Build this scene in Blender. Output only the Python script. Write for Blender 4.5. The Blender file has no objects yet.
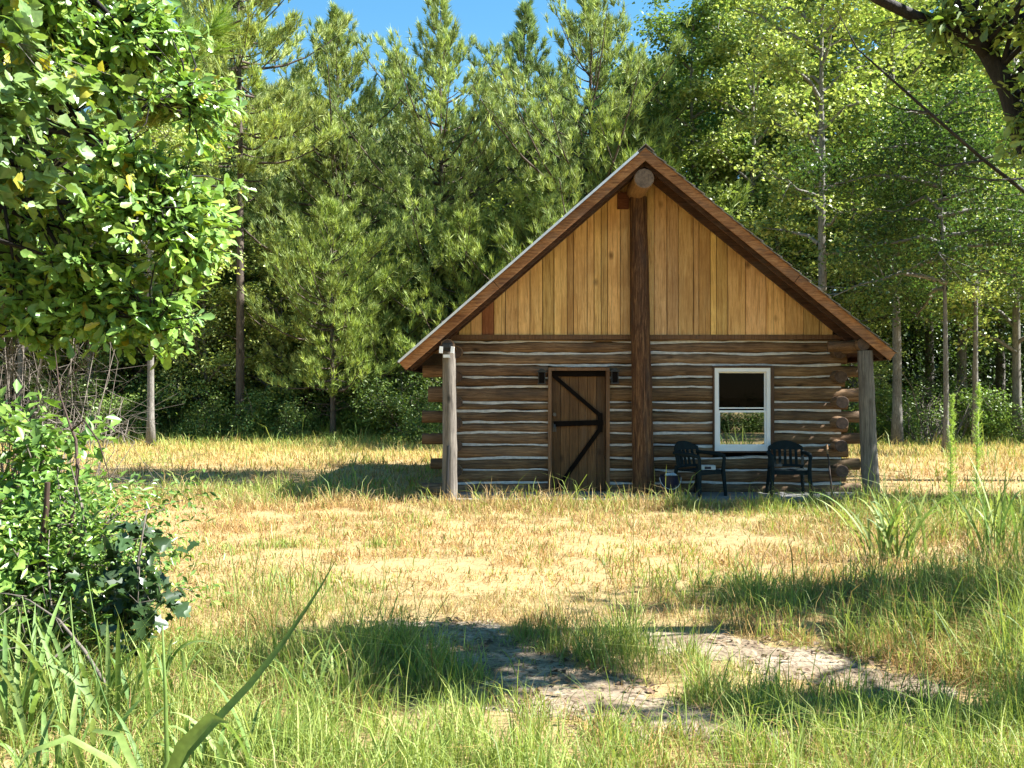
import bpy, math, random
import numpy as np
from mathutils import Vector, Matrix

R = math.radians
rng = np.random.default_rng(7)
random.seed(7)
scene = bpy.context.scene
col = scene.collection
CAMZ = 1.68

# ---------------------------------------------------------------- helpers
def tag(o, label=None, cat=None, group=None, kind=None):
    if label: o['label'] = label
    if cat: o['category'] = cat
    if group: o['group'] = group
    if kind: o['kind'] = kind
    return o

def empty(name, loc=(0, 0, 0), rz=0.0):
    o = bpy.data.objects.new(name, None)
    o.empty_display_size = 0.2
    col.objects.link(o)
    o.location = loc
    o.rotation_euler = (0, 0, rz)
    return o

def link_mesh(name, me, mat, parent=None):
    o = bpy.data.objects.new(name, me)
    if mat is not None:
        me.materials.append(mat)
    col.objects.link(o)
    if parent is not None:
        o.parent = parent
    return o

def children(o):
    return [c for c in bpy.data.objects if c.parent == o]

def copy_tree(o, kids=None):
    c = o.copy()
    col.objects.link(c)
    for ch in (kids if kids is not None else children(o)):
        d = ch.copy()
        col.objects.link(d)
        d.parent = c
    return c

class MB:
    """collects verts / faces / tints into one mesh object"""
    def __init__(s):
        s.v, s.f, s.t, s.cur = [], [], [], (1, 1, 1)
    def add(s, vs, fs):
        b = len(s.v)
        s.v.extend([tuple(p) for p in vs])
        s.t.extend([s.cur] * len(vs))
        s.f.extend([tuple(i + b for i in f) for f in fs])
    def box(s, x0, x1, y0, y1, z0, z1):
        s.add([(x0, y0, z0), (x1, y0, z0), (x1, y1, z0), (x0, y1, z0), (x0, y0, z1), (x1, y0, z1), (x1, y1, z1), (x0, y1, z1)],
              [(0, 3, 2, 1), (4, 5, 6, 7), (0, 1, 5, 4), (1, 2, 6, 5), (2, 3, 7, 6), (3, 0, 4, 7)])
    def obox(s, a, b, w, h, up=(0, 0, 1)):
        """box along a->b; w across, h along up"""
        a, b = Vector(a), Vector(b)
        d = (b - a).normalized()
        up = Vector(up)
        side = d.cross(up).normalized()
        up = side.cross(d).normalized()
        vs = []
        for p in (a, b):
            for i, j in ((-1, -1), (1, -1), (1, 1), (-1, 1)):
                vs.append(p + side * (i * w / 2) + up * (j * h / 2))
        s.add(vs, [(3, 2, 1, 0), (4, 5, 6, 7), (0, 1, 5, 4), (1, 2, 6, 5), (2, 3, 7, 6), (3, 0, 4, 7)])
    def prism_xz(s, poly, y0, y1):
        n = len(poly)
        vs = [(x, y0, z) for x, z in poly] + [(x, y1, z) for x, z in poly]
        fs = [tuple(range(n)), tuple(reversed(range(n, 2 * n)))]
        fs += [(i, i + n, (i + 1) % n + n, (i + 1) % n) for i in range(n)]
        s.add(vs, fs)
    def tube(s, pts, radii, n=6, sy=1.0, cap=True, rough=0.0, sq=0):
        pts = [Vector(p) for p in pts]
        m = len(pts)
        if not hasattr(radii, '__len__'): radii = [radii] * m
        ref = None
        vs = []
        for i in range(m):
            d = (pts[min(i + 1, m - 1)] - pts[max(i - 1, 0)])
            if d.length < 1e-9: d = Vector((0, 0, 1))
            d.normalize()
            if ref is None:
                ref = Vector((0, 0, 1)) if abs(d.z) < 0.8 else Vector((1, 0, 0))
            u = (ref - d * ref.dot(d))
            if u.length < 1e-6: u = d.orthogonal()
            u.normalize()
            ref = u
            w = d.cross(u)
            for k in range(n):
                a = 2 * math.pi * k / n
                r = radii[i] * (1 + (random.uniform(-rough, rough) if rough else 0))
                if sq: r *= (abs(math.cos(a)) ** sq + abs(math.sin(a)) ** sq) ** (-1 / sq)
                vs.append(pts[i] + u * (math.cos(a) * r) + w * (math.sin(a) * r * sy))
        fs = []
        for i in range(m - 1):
            for k in range(n):
                k2 = (k + 1) % n
                fs.append((i * n + k, i * n + k2, (i + 1) * n + k2, (i + 1) * n + k))
        if cap:
            fs.append(tuple(reversed(range(n))))
            fs.append(tuple((m - 1) * n + k for k in range(n)))
        s.add(vs, fs)
    def ribbon(s, pts, widths, nrm, fold=0.25):
        pts = [Vector(p) for p in pts]
        m = len(pts)
        vs = []
        nrm = Vector(nrm)
        for i in range(m):
            d = (pts[min(i + 1, m - 1)] - pts[max(i - 1, 0)]).normalized()
            side = d.cross(nrm)
            if side.length < 1e-5: side = d.orthogonal()
            side.normalize()
            up = side.cross(d)
            w = widths[i] / 2
            vs += [pts[i] - side * w + up * (w * fold), pts[i], pts[i] + side * w + up * (w * fold)]
        fs = []
        for i in range(m - 1):
            a = 3 * i
            fs += [(a, a + 1, a + 4, a + 3), (a + 1, a + 2, a + 5, a + 4)]
        s.add(vs, fs)
    def build(s, name, mat, parent=None, origin=(0, 0, 0), smooth=False, auto=None):
        me = bpy.data.meshes.new(name)
        ox, oy, oz = origin
        me.from_pydata([(x - ox, y - oy, z - oz) for x, y, z in s.v], [], s.f)
        at = me.attributes.new('tint', 'FLOAT_COLOR', 'POINT')
        at.data.foreach_set('color', np.array([(a, b, c, 1.0) for a, b, c in s.t], dtype=np.float32).ravel())
        if smooth:
            me.polygons.foreach_set('use_smooth', [True] * len(me.polygons))
            if auto:
                try: me.set_sharp_from_angle(angle=R(auto))
                except Exception: pass
        me.update()
        o = link_mesh(name, me, mat, parent)
        return o

def np_mesh(name, V, F3=None, F4=None, tint=None, mat=None, parent=None, link=True, ngons=None):
    """fast mesh from numpy arrays; ngons = (M,k) equal-size faces"""
    me = bpy.data.meshes.new(name)
    groups = [F for F in (F3, F4, ngons) if F is not None and len(F)]
    loops = np.concatenate([F.ravel() for F in groups]).astype(np.int32)
    sizes = np.concatenate([np.full(len(F), F.shape[1], np.int32) for F in groups])
    starts = np.concatenate([[0], np.cumsum(sizes)[:-1]]).astype(np.int32)
    me.vertices.add(len(V))
    me.vertices.foreach_set('co', np.ascontiguousarray(V, dtype=np.float32).ravel())
    me.loops.add(len(loops))
    me.loops.foreach_set('vertex_index', loops)
    me.polygons.add(len(sizes))
    me.polygons.foreach_set('loop_start', starts)
    try: me.polygons.foreach_set('loop_total', sizes)
    except Exception: pass
    me.update(calc_edges=True)
    if tint is not None:
        at = me.attributes.new('tint', 'FLOAT_COLOR', 'POINT')
        c = np.ones((len(V), 4), np.float32)
        c[:, :3] = tint
        at.data.foreach_set('color', c.ravel())
    return link_mesh(name, me, mat, parent)

def unit(a):
    return a / (np.linalg.norm(a, axis=-1, keepdims=True) + 1e-9)

def palette(n, cols, jit=0.12, r=rng):
    cols = np.array(cols, float)
    i = r.integers(0, len(cols), n)
    j = r.integers(0, len(cols), n)
    t = r.random((n, 1))
    c = cols[i] * t + cols[j] * (1 - t)
    return np.clip(c * (1 + r.normal(0, jit, (n, 1))), 0.005, 0.95)

# ---------------------------------------------------------------- materials
def new_mat(name):
    m = bpy.data.materials.new(name)
    m.use_nodes = True
    nt = m.node_tree
    for n in list(nt.nodes): nt.nodes.remove(n)
    out = nt.nodes.new('ShaderNodeOutputMaterial')
    return m, nt, out

def N(nt, typ, **kw):
    n = nt.nodes.new(typ)
    for k, v in kw.items():
        if k in n.inputs: n.inputs[k].default_value = v
        else: setattr(n, k, v)
    return n

def ramp(nt, fac, stops):
    r = nt.nodes.new('ShaderNodeValToRGB')
    el = r.color_ramp.elements
    while len(el) < len(stops): el.new(0.5)
    for e, (p, c) in zip(el, stops):
        e.position = p
        e.color = (*c, 1)
    nt.links.new(fac, r.inputs[0])
    return r.outputs[0]

def mixc(nt, fac, a, b, mode='MIX'):
    m = nt.nodes.new('ShaderNodeMix')
    m.data_type = 'RGBA'
    m.blend_type = mode
    for s, v in ((m.inputs[0], fac), (m.inputs[6], a), (m.inputs[7], b)):
        if hasattr(v, 'node'): nt.links.new(v, s)
        elif isinstance(v, (int, float)): s.default_value = v
        else: s.default_value = (*v, 1)
    return m.outputs[2]

def noise(nt, vec, scale, detail=4, rough=0.55, dist=0.0):
    n = nt.nodes.new('ShaderNodeTexNoise')
    n.inputs['Scale'].default_value = scale
    n.inputs['Detail'].default_value = detail
    n.inputs['Roughness'].default_value = rough
    n.inputs['Distortion'].default_value = dist
    if vec is not None: nt.links.new(vec, n.inputs['Vector'])
    return n.outputs['Fac']

def coords(nt, scale=(1, 1, 1)):
    tc = nt.nodes.new('ShaderNodeTexCoord')
    mp = nt.nodes.new('ShaderNodeMapping')
    mp.inputs['Scale'].default_value = scale
    nt.links.new(tc.outputs['Object'], mp.inputs['Vector'])
    return mp.outputs[0]

def bump(nt, h, strength=0.3, dist=0.01):
    b = nt.nodes.new('ShaderNodeBump')
    b.inputs['Strength'].default_value = strength
    b.inputs['Distance'].default_value = dist
    nt.links.new(h, b.inputs['Height'])
    return b.outputs[0]

def wood(name, c0, c1, c2, stretch, grain=1.0, rough=0.75, use_tint=True, bstr=0.5, stain=None, wear=1.0):
    """weathered wood: grain runs along the axis with the smallest stretch value"""
    m, nt, out = new_mat(name)
    v = coords(nt, stretch)
    g1 = noise(nt, v, 6 * grain, 6, 0.65, 0.6)
    g2 = noise(nt, v, 22 * grain, 4, 0.7, 0.3)
    big = noise(nt, coords(nt), 1.7, 3)
    c = ramp(nt, g1, [(0.28, c0), (0.5, c1), (0.72, c2)])
    c = mixc(nt, ramp(nt, g2, [(0.35, (1, 1, 1)), (0.5, (0, 0, 0))]), c, mixc(nt, 0.65, c, c0))
    c = mixc(nt, ramp(nt, big, [(0.45, (0, 0, 0)), (0.7, (0.6, 0.6, 0.6))]), c, stain or c0)
    # long drying checks along the grain and darker weather stains
    ck = noise(nt, coords(nt, tuple((x * .35 if x < 2 else x * 2.6) for x in stretch)), 5.0, 3, 0.6, 0.4)
    c = mixc(nt, ramp(nt, ck, [(0.30, (0.85, 0.85, 0.85)), (0.40, (0, 0, 0))]), c, tuple(x * 0.45 for x in c0))
    stn = noise(nt, coords(nt, tuple((x * .8 if x < 2 else x * .30) for x in stretch)), 2.2, 5, 0.65)
    c = mixc(nt, ramp(nt, stn, [(0.52, (0, 0, 0)), (0.70, (0.55 * wear,) * 3)]), c, tuple(a * .5 + b * .5 for a, b in zip(c0, (0.14, 0.12, 0.10))))
    # knots
    kv = nt.nodes.new('ShaderNodeTexVoronoi')
    kv.inputs['Scale'].default_value = 2.1
    nt.links.new(coords(nt, tuple(max(0.6, s * 0.18) for s in stretch)), kv.inputs['Vector'])
    c = mixc(nt, ramp(nt, kv.outputs['Distance'], [(0.03, (0.8, 0.8, 0.8)), (0.11, (0, 0, 0))]), c, tuple(x * 0.35 for x in c0))
    if use_tint:
        a = N(nt, 'ShaderNodeAttribute', attribute_name='tint')
        c = mixc(nt, 1.0, c, a.outputs['Color'], 'MULTIPLY')
    p = N(nt, 'ShaderNodeBsdfPrincipled', Roughness=rough)
    p.inputs['Specular IOR Level'].default_value = 0.25
    nt.links.new(c, p.inputs['Base Color'])
    nt.links.new(bump(nt, g1, bstr, 0.012), p.inputs['Normal'])
    nt.links.new(p.outputs[0], out.inputs[0])
    return m

def plain(name, c, rough=0.6, metal=0.0, var=0.25, scale=9.0, bstr=0.15, spec=0.4):
    m, nt, out = new_mat(name)
    v = coords(nt)
    n = noise(nt, v, scale, 5, 0.6)
    cc = ramp(nt, n, [(0.3, tuple(x * (1 - var) for x in c)), (0.7, tuple(min(1, x * (1 + var)) for x in c))])
    p = N(nt, 'ShaderNodeBsdfPrincipled', Roughness=rough, Metallic=metal)
    p.inputs['Specular IOR Level'].default_value = spec
    nt.links.new(cc, p.inputs['Base Color'])
    nt.links.new(bump(nt, n, bstr, 0.006), p.inputs['Normal'])
    nt.links.new(p.outputs[0], out.inputs[0])
    return m

def leafmat(name, trans=0.35, rough=0.5, spec=0.35, warm=(1.05, 1.12, 0.55)):
    m, nt, out = new_mat(name)
    a = N(nt, 'ShaderNodeAttribute', attribute_name='tint')
    v = coords(nt)
    n = noise(nt, v, 35, 2)
    c = mixc(nt, 1.0, a.outputs['Color'], ramp(nt, n, [(0.3, (0.8, 0.8, 0.8)), (0.7, (1.15, 1.15, 1.15))]), 'MULTIPLY')
    p = N(nt, 'ShaderNodeBsdfPrincipled', Roughness=rough)
    p.inputs['Specular IOR Level'].default_value = spec
    nt.links.new(c, p.inputs['Base Color'])
    t = N(nt, 'ShaderNodeBsdfTranslucent')
    nt.links.new(mixc(nt, 1.0, c, warm, 'MULTIPLY'), t.inputs['Color'])
    mx = N(nt, 'ShaderNodeMixShader')
    mx.inputs[0].default_value = trans
    nt.links.new(p.outputs[0], mx.inputs[1])
    nt.links.new(t.outputs[0], mx.inputs[2])
    nt.links.new(mx.outputs[0], out.inputs[0])
    return m

M = {}
M['log'] = wood('weathered_log', (0.05, 0.028, 0.015), (0.245, 0.147, 0.077), (0.43, 0.28, 0.155), (0.35, 7, 7), bstr=0.9)
M['log_side'] = wood('weathered_side_log', (0.05, 0.028, 0.015), (0.245, 0.147, 0.077), (0.43, 0.28, 0.155), (7, 0.35, 7), bstr=0.9)
M['board'] = wood('pine_board', (0.42, 0.215, 0.07), (0.78, 0.48, 0.185), (0.88, 0.61, 0.27), (5, 5, 0.30), bstr=0.25, stain=(0.48, 0.26, 0.09), wear=.55)
M['fascia'] = wood('red_brown_fascia', (0.09, 0.032, 0.012), (0.34, 0.15, 0.055), (0.52, 0.27, 0.11), (0.7, 7, 7), bstr=0.5)
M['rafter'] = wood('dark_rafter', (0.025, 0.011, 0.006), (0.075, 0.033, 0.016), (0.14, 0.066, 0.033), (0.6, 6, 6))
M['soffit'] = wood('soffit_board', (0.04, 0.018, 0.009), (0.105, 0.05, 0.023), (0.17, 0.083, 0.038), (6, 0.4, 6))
M['grey_post'] = wood('grey_post', (0.05, 0.042, 0.034), (0.17, 0.147, 0.12), (0.26, 0.23, 0.19), (6, 6, 0.28), bstr=0.6)
M['centre_post'] = wood('peeled_post', (0.016, 0.007, 0.004), (0.10, 0.045, 0.019), (0.32, 0.17, 0.07), (7, 7, 0.5), bstr=0.7, stain=(0.05, 0.02, 0.012))
M['ridge_log'] = wood('ridge_log', (0.17, 0.09, 0.045), (0.32, 0.19, 0.09), (0.42, 0.26, 0.13), (6, 0.4, 6))
M['log_end'] = plain('shaded_log_end_grain', (0.075, 0.048, 0.034), 0.85, var=0.45, scale=22)  # end grain darkened, shade of the log ends put into the colour
M['ridge_end'] = plain('ridge_end_grain', (0.145, 0.098, 0.065), 0.85, var=0.5, scale=26)
M['door'] = wood('door_plank', (0.06, 0.03, 0.013), (0.135, 0.072, 0.03), (0.20, 0.112, 0.05), (6, 6, 0.3), bstr=0.3)
M['brace'] = plain('black_brace', (0.008, 0.006, 0.005), 0.85, spec=0.05)
M['door_frame'] = wood('door_frame', (0.12, 0.06, 0.03), (0.22, 0.12, 0.06), (0.30, 0.17, 0.09), (6, 6, 0.4))
M['casing'] = wood('window_casing', (0.04, 0.022, 0.014), (0.10, 0.055, 0.032), (0.15, 0.085, 0.05), (6, 6, 0.4))
M['chink'] = plain('mortar_chinking', (0.50, 0.497, 0.485), 0.9, var=0.2, scale=14, bstr=0.5)
M['shingle'] = plain('grey_shingle', (0.20, 0.185, 0.17), 0.9, var=0.35, scale=6)
M['drip'] = plain('pale_drip_edge', (0.62, 0.63, 0.64), 0.38, 0.35, var=0.1)
M['vinyl'] = plain('white_vinyl', (0.80, 0.81, 0.82), 0.35, var=0.04)
M['concrete'] = plain('concrete_slab', (0.17, 0.165, 0.155), 0.9, var=0.25, scale=5)
M['black'] = plain('black_metal', (0.016, 0.016, 0.017), 0.45)
M['iron'] = plain('worn_iron', (0.09, 0.085, 0.08), 0.4, 0.6)
M['white_lamp'] = plain('white_lamp_face', (0.78, 0.78, 0.76), 0.4, var=0.04)
M['resin'] = plain('dark_green_resin', (0.013, 0.020, 0.022), 0.7, var=0.2, spec=0.06)
M['blue'] = plain('dark_blue_plastic', (0.006, 0.009, 0.028), 0.5)
M['paper'] = plain('white_paper', (0.42, 0.45, 0.46), 0.8, var=0.12)
M['handle_wood'] = wood('tool_handle', (0.20, 0.10, 0.04), (0.36, 0.2, 0.08), (0.45, 0.27, 0.12), (6, 6, 0.4))
M['darkwood'] = wood('dark_stick', (0.025, 0.016, 0.011), (0.06, 0.036, 0.025), (0.09, 0.055, 0.04), (6, 6, 0.5))
M['interior'] = plain('painted_dark_interior', (0.006, 0.005, 0.0045), 0.95, spec=0.05)  # near-black colour stands in for the unlit room
M['bark_pine'] = wood('pine_bark', (0.035, 0.026, 0.020), (0.105, 0.078, 0.058), (0.19, 0.15, 0.115), (7, 7, 1.4), bstr=1.0)
M['bark_grey'] = wood('grey_bark', (0.075, 0.066, 0.055), (0.19, 0.175, 0.15), (0.32, 0.30, 0.26), (6, 6, 1.2), bstr=1.0)
M['bark_oak'] = wood('oak_bark', (0.006, 0.005, 0.004), (0.017, 0.014, 0.011), (0.04, 0.034, 0.028), (7, 7, 1.5), bstr=1.0)
M['twig'] = plain('dead_twig', (0.13, 0.108, 0.086), 0.9, var=0.4)
M['needle'] = leafmat('pine_needle', 0.26, 0.55, 0.3)
M['leaf'] = leafmat('broad_leaf', 0.32, 0.42, 0.4)
M['nearleaf'] = leafmat('glossy_leaf', 0.32, 0.32, 0.5, warm=(1.05, 1.12, .5))
M['grass'] = leafmat('grass_blade', 0.38, 0.55, 0.3, warm=(1.15, 1.1, 0.7))
M['straw'] = leafmat('straw_blade', 0.30, 0.7, 0.2, warm=(1.05, 1.0, 0.85))

def glassmat(name, refl, tint):
    m, nt, out = new_mat(name)
    t = N(nt, 'ShaderNodeBsdfTransparent')
    t.inputs[0].default_value = (*tint, 1)
    g = N(nt, 'ShaderNodeBsdfGlossy', Roughness=0.004)
    g.inputs['Color'].default_value = (0.95, 0.97, 0.95, 1)
    mx = N(nt, 'ShaderNodeMixShader')
    mx.inputs[0].default_value = refl
    nt.links.new(t.outputs[0], mx.inputs[1])
    nt.links.new(g.outputs[0], mx.inputs[2])
    nt.links.new(mx.outputs[0], out.inputs[0])
    return m
M['glass_low'] = glassmat('coated_glass', 0.30, (0.6, 0.62, 0.6))
M['glass_up'] = glassmat('dark_tinted_glass', 0.004, (0.04, 0.042, 0.042))  # dark tint and weak reflection turn the upper pane black

def ground_mat():
    m, nt, out = new_mat('dry_field_ground')
    v = coords(nt)
    n1 = noise(nt, v, 0.55, 5, 0.6)
    n2 = noise(nt, v, 9, 6, 0.7)
    n3 = noise(nt, coords(nt, (60, 25, 10)), 2.5, 4, 0.7)
    c = ramp(nt, n2, [(0.3, (0.13, 0.09, 0.04)), (0.5, (0.25, 0.178, 0.08)), (0.72, (0.37, 0.28, 0.135))])
    c = mixc(nt, ramp(nt, n1, [(0.42, (0, 0, 0)), (0.68, (0.75, 0.75, 0.75))]), c, (0.40, 0.25, 0.115))
    c = mixc(nt, ramp(nt, n3, [(0.35, (0, 0, 0)), (0.62, (0.5, 0.5, 0.5))]), c, (0.38, 0.29, 0.14))
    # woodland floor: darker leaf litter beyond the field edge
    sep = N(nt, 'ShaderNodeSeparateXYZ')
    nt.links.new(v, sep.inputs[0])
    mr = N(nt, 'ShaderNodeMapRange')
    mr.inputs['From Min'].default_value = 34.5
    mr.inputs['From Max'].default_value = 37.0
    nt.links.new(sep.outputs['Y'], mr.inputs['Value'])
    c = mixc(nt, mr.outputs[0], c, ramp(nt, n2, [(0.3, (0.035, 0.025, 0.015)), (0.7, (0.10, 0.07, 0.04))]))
    p = N(nt, 'ShaderNodeBsdfPrincipled', Roughness=0.95)
    p.inputs['Specular IOR Level'].default_value = 0.1
    nt.links.new(c, p.inputs['Base Color'])
    nt.links.new(bump(nt, n2, 0.9, 0.03), p.inputs['Normal'])
    nt.links.new(p.outputs[0], out.inputs[0])
    return m
M['ground'] = ground_mat()

def dirt_mat():
    m, nt, out = new_mat('sandy_dirt')
    v = coords(nt)
    n1 = noise(nt, v, 3.0, 6, 0.65)
    n2 = noise(nt, v, 26, 6, 0.75)
    c = ramp(nt, n1, [(0.3, (0.14, 0.10, 0.062)), (0.5, (0.27, 0.208, 0.14)), (0.7, (0.40, 0.33, 0.235))])
    c = mixc(nt, ramp(nt, n2, [(0.47, (0, 0, 0)), (0.6, (0.9, 0.9, 0.9))]), c, (0.075, 0.05, 0.032))
    p = N(nt, 'ShaderNodeBsdfPrincipled', Roughness=0.95)
    p.inputs['Specular IOR Level'].default_value = 0.1
    nt.links.new(c, p.inputs['Base Color'])
    nt.links.new(bump(nt, n2, 0.8, 0.012), p.inputs['Normal'])
    nt.links.new(p.outputs[0], out.inputs[0])
    return m
M['dirt'] = dirt_mat()

# ---------------------------------------------------------------- world, sun, camera
SUN_EL, SUN_AZ = 46.0, 93.0           # azimuth clockwise from +Y (away from the camera)
w = bpy.data.worlds.new('World')
scene.world = w
w.use_nodes = True
nt = w.node_tree
bg = nt.nodes['Background']
sky = nt.nodes.new('ShaderNodeTexSky')
sky.sky_type = 'NISHITA'
sky.sun_disc = False
sky.sun_elevation = R(SUN_EL)
sky.sun_rotation = R(SUN_AZ)
sky.air_density = 1.0
sky.dust_density = 0.0
sky.ozone_density = 2.0
hs = nt.nodes.new('ShaderNodeHueSaturation')
hs.inputs['Saturation'].default_value = 1.25
hs.inputs['Hue'].default_value = 0.485
nt.links.new(sky.outputs[0], hs.inputs['Color'])
nt.links.new(hs.outputs[0], bg.inputs[0])
bg.inputs[1].default_value = 0.06
sd = Vector((math.sin(R(SUN_AZ)) * math.cos(R(SUN_EL)), math.cos(R(SUN_AZ)) * math.cos(R(SUN_EL)), math.sin(R(SUN_EL))))
L = bpy.data.lights.new('sun', 'SUN')
L.energy = 5.0
L.angle = R(0.53)
L.color = (1.0, 0.985, 0.955)
so = bpy.data.objects.new('sun', L)
col.objects.link(so)
so.location = sd * 60
so.rotation_euler = (-sd).to_track_quat('-Z', 'Y').to_euler()

cam = bpy.data.cameras.new('camera')
cam.sensor_width = 36
cam.lens = 36 * 1000 / 1024
cam.clip_end = 2000
co = bpy.data.objects.new('camera', cam)
col.objects.link(co)
co.location = (0, 0, CAMZ)
co.rotation_euler = (R(90) + math.atan(7 / 1000), 0, 0)
scene.camera = co
vs = scene.view_settings
vs.view_transform = 'Standard'
vs.look = 'None'
vs.exposure = 2.06
vs.gamma = 1
vs.use_curve_mapping = False
cy = scene.cycles
cy.max_bounces = 6
cy.diffuse_bounces = 4
cy.glossy_bounces = 3
cy.transmission_bounces = 4
cy.transparent_max_bounces = 8
cy.use_denoising = True
cy.caustics_reflective = False
cy.caustics_refractive = False
try: cy.denoising_prefilter = 'ACCURATE'
except Exception: pass

# ---------------------------------------------------------------- ground
def gh(x, y):
    x = np.asarray(x, float); y = np.asarray(y, float)
    h = 0.03 * np.sin(0.7 * x + 1.3) + 0.025 * np.sin(0.9 * y + 0.5 * x)
    h = h * np.clip((13.5 - y) / 4, 0, 1)
    h = h + 0.16 * np.exp(-((x - 4.2) / 1.6) ** 2 - ((y - 8.2) / 1.6) ** 2)
    h = h + 0.08 * np.exp(-((x + 2.6) / 1.2) ** 2 - ((y - 6.0) / 1.5) ** 2)
    return h

def axis(segs):
    out = []
    for a, b, s in segs:
        out.append(np.arange(a, b, s))
    return np.concatenate(out + [[segs[-1][1]]])
gx = axis([(-400, -60, 40), (-60, -12, 4), (-12, 12, 0.2), (12, 60, 4), (60, 400, 40)])
gy = axis([(-200, -20, 20), (-20, 0, 2), (0, 20, 0.2), (20, 60, 4), (60, 600, 60)])
X, Y = np.meshgrid(gx, gy)
V = np.stack([X, Y, gh(X, Y)], -1).reshape(-1, 3)
nx, ny = len(gx), len(gy)
idx = np.arange(nx * ny).reshape(ny, nx)
F4 = np.stack([idx[:-1, :-1], idx[:-1, 1:], idx[1:, 1:], idx[1:, :-1]], -1).reshape(-1, 4)
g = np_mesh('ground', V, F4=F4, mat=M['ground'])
tag(g, 'dry golden grass field reaching back to the forest', 'ground', kind='structure')

PATH_A = [(-0.95, 7.1, .20), (-0.42, 6.8, .32), (-0.08, 6.25, .34), (0.18, 5.7, .38), (0.55, 5.28, .32), (0.95, 5.0, .20), (1.3, 4.85, .10)]
PATH_B = [(0.85, 6.8, .14), (1.22, 6.5, .26), (1.72, 6.12, .30), (2.05, 5.75, .24), (2.4, 5.45, .16)]
def path_strip(name, P, label):
    P = np.array(P)
    t = np.linspace(0, len(P) - 1, 60)
    i = np.clip(t.astype(int), 0, len(P) - 2)
    f = (t - i)[:, None]
    Q = P[i] * (1 - f) + P[i + 1] * f
    for _ in range(3):
        Q[1:-1] = (Q[:-2] + Q[1:-1] * 2 + Q[2:]) / 4
    d = unit(np.gradient(Q[:, :2], axis=0))
    nrm = np.stack([-d[:, 1], d[:, 0]], -1)
    rows = []
    k = 9
    for j in range(k):
        s = (j / (k - 1)) * 2 - 1
        wob = 1 + 0.22 * np.sin(t * 5.1 + s * 3) + 0.12 * np.sin(t * 13 + 2 * s)
        p = Q[:, :2] + nrm * (Q[:, 2:3] * s * wob[:, None] * 1.15)
        rows.append(np.stack([p[:, 0], p[:, 1], gh(p[:, 0], p[:, 1]) + 0.012 - 0.010 * abs(s) ** 3], -1))
    V = np.stack(rows, 1).reshape(-1, 3)
    idx = np.arange(60 * k).reshape(60, k)
    F = np.stack([idx[:-1, :-1], idx[:-1, 1:], idx[1:, 1:], idx[1:, :-1]], -1).reshape(-1, 4)[:, ::-1]
    o = np_mesh(name, V, F4=np.ascontiguousarray(F), mat=M['dirt'])
    tag(o, label, 'dirt track', kind='structure')
path_strip('dirt_path', PATH_A, 'bare sandy wheel track curving through the near grass')
path_strip('dirt_path', PATH_B, 'shorter sandy wheel track right of the curving one')

def path_mask(x, y):
    """0 on the track .. 1 well away"""
    best = np.full(x.shape, 9.0)
    for P in (PATH_A, PATH_B):
        for (x0, y0, w0), (x1, y1, w1) in zip(P[:-1], P[1:]):
            dx, dy = x1 - x0, y1 - y0
            t = np.clip(((x - x0) * dx + (y - y0) * dy) / (dx * dx + dy * dy), 0, 1)
            d = np.hypot(x - x0 - t * dx, y - y0 - t * dy) / (w0 + (w1 - w0) * t)
            best = np.minimum(best, d)
    return best

def vnoise(x, y, s, seed):
    r = np.random.default_rng(seed)
    g_ = r.random((64, 64))
    u, v = (x / s) % 64, (y / s) % 64
    i, j = u.astype(int) % 64, v.astype(int) % 64
    fu, fv = u - np.floor(u), v - np.floor(v)
    fu = fu * fu * (3 - 2 * fu); fv = fv * fv * (3 - 2 * fv)
    i2, j2 = (i + 1) % 64, (j + 1) % 64
    return (g_[i, j] * (1 - fu) * (1 - fv) + g_[i2, j] * fu * (1 - fv) + g_[i, j2] * (1 - fu) * fv + g_[i2, j2] * fu * fv)

def blob(x, y, cx, cy, rx, ry):
    return np.exp(-((x - cx) / rx) ** 2 - ((y - cy) / ry) ** 2)

def green_map(x, y):
    g_ = 0.05 + 0.10 * (vnoise(x, y, 1.3, 3) > 0.72)
    g_ = g_ + 0.6 * np.clip((5.5 - y) / 0.5, 0, 1) * np.clip(0.6 + 0.25 * (x + 1.2), 0.45, 1)
    g_ = g_ + 0.42 * np.clip((7.3 - y - 0.35 * np.abs(x + .6)) / 0.6, 0, 1) * (x < 0.3)
    g_ = g_ + 0.9 * blob(x, y, 0.66, 6.25, .45, .40) + 0.7 * blob(x, y, 1.0, 5.6, .6, .35)
    g_ = g_ + 0.42 * np.clip((x - 1.0) / 0.4, 0, 1) * blob(x, y, 3.0, 7.7, 3.0, .95)
    g_ = g_ + 1.0 * blob(x, y, 3.3, 6.2, .9, 1.0)
    g_ = g_ + 0.4 * blob(x, y, 5.6, 12.5, 2.0, 2.2) + 0.25 * blob(x, y, -2.0, 8.0, .6, .8)
    g_ = g_ + 0.55 * np.clip((y - 29) / 4, 0, 1) + 0.35 * blob(x, y, -3.5, 16.5, 2.5, 1.2) + .25 * blob(x, y, 3.5, 14.3, 2.2, .8)
    g_ = g_ + .45 * blob(x, y, -1.5, 10.7, .4, .3) + .4 * blob(x, y, -2.5, 10.9, .35, .3)
    g_ = g_ * (.25 + 1.45 * vnoise(x + 3, y + 8, .55, 51))
    return np.clip(g_, 0, .97)

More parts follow.
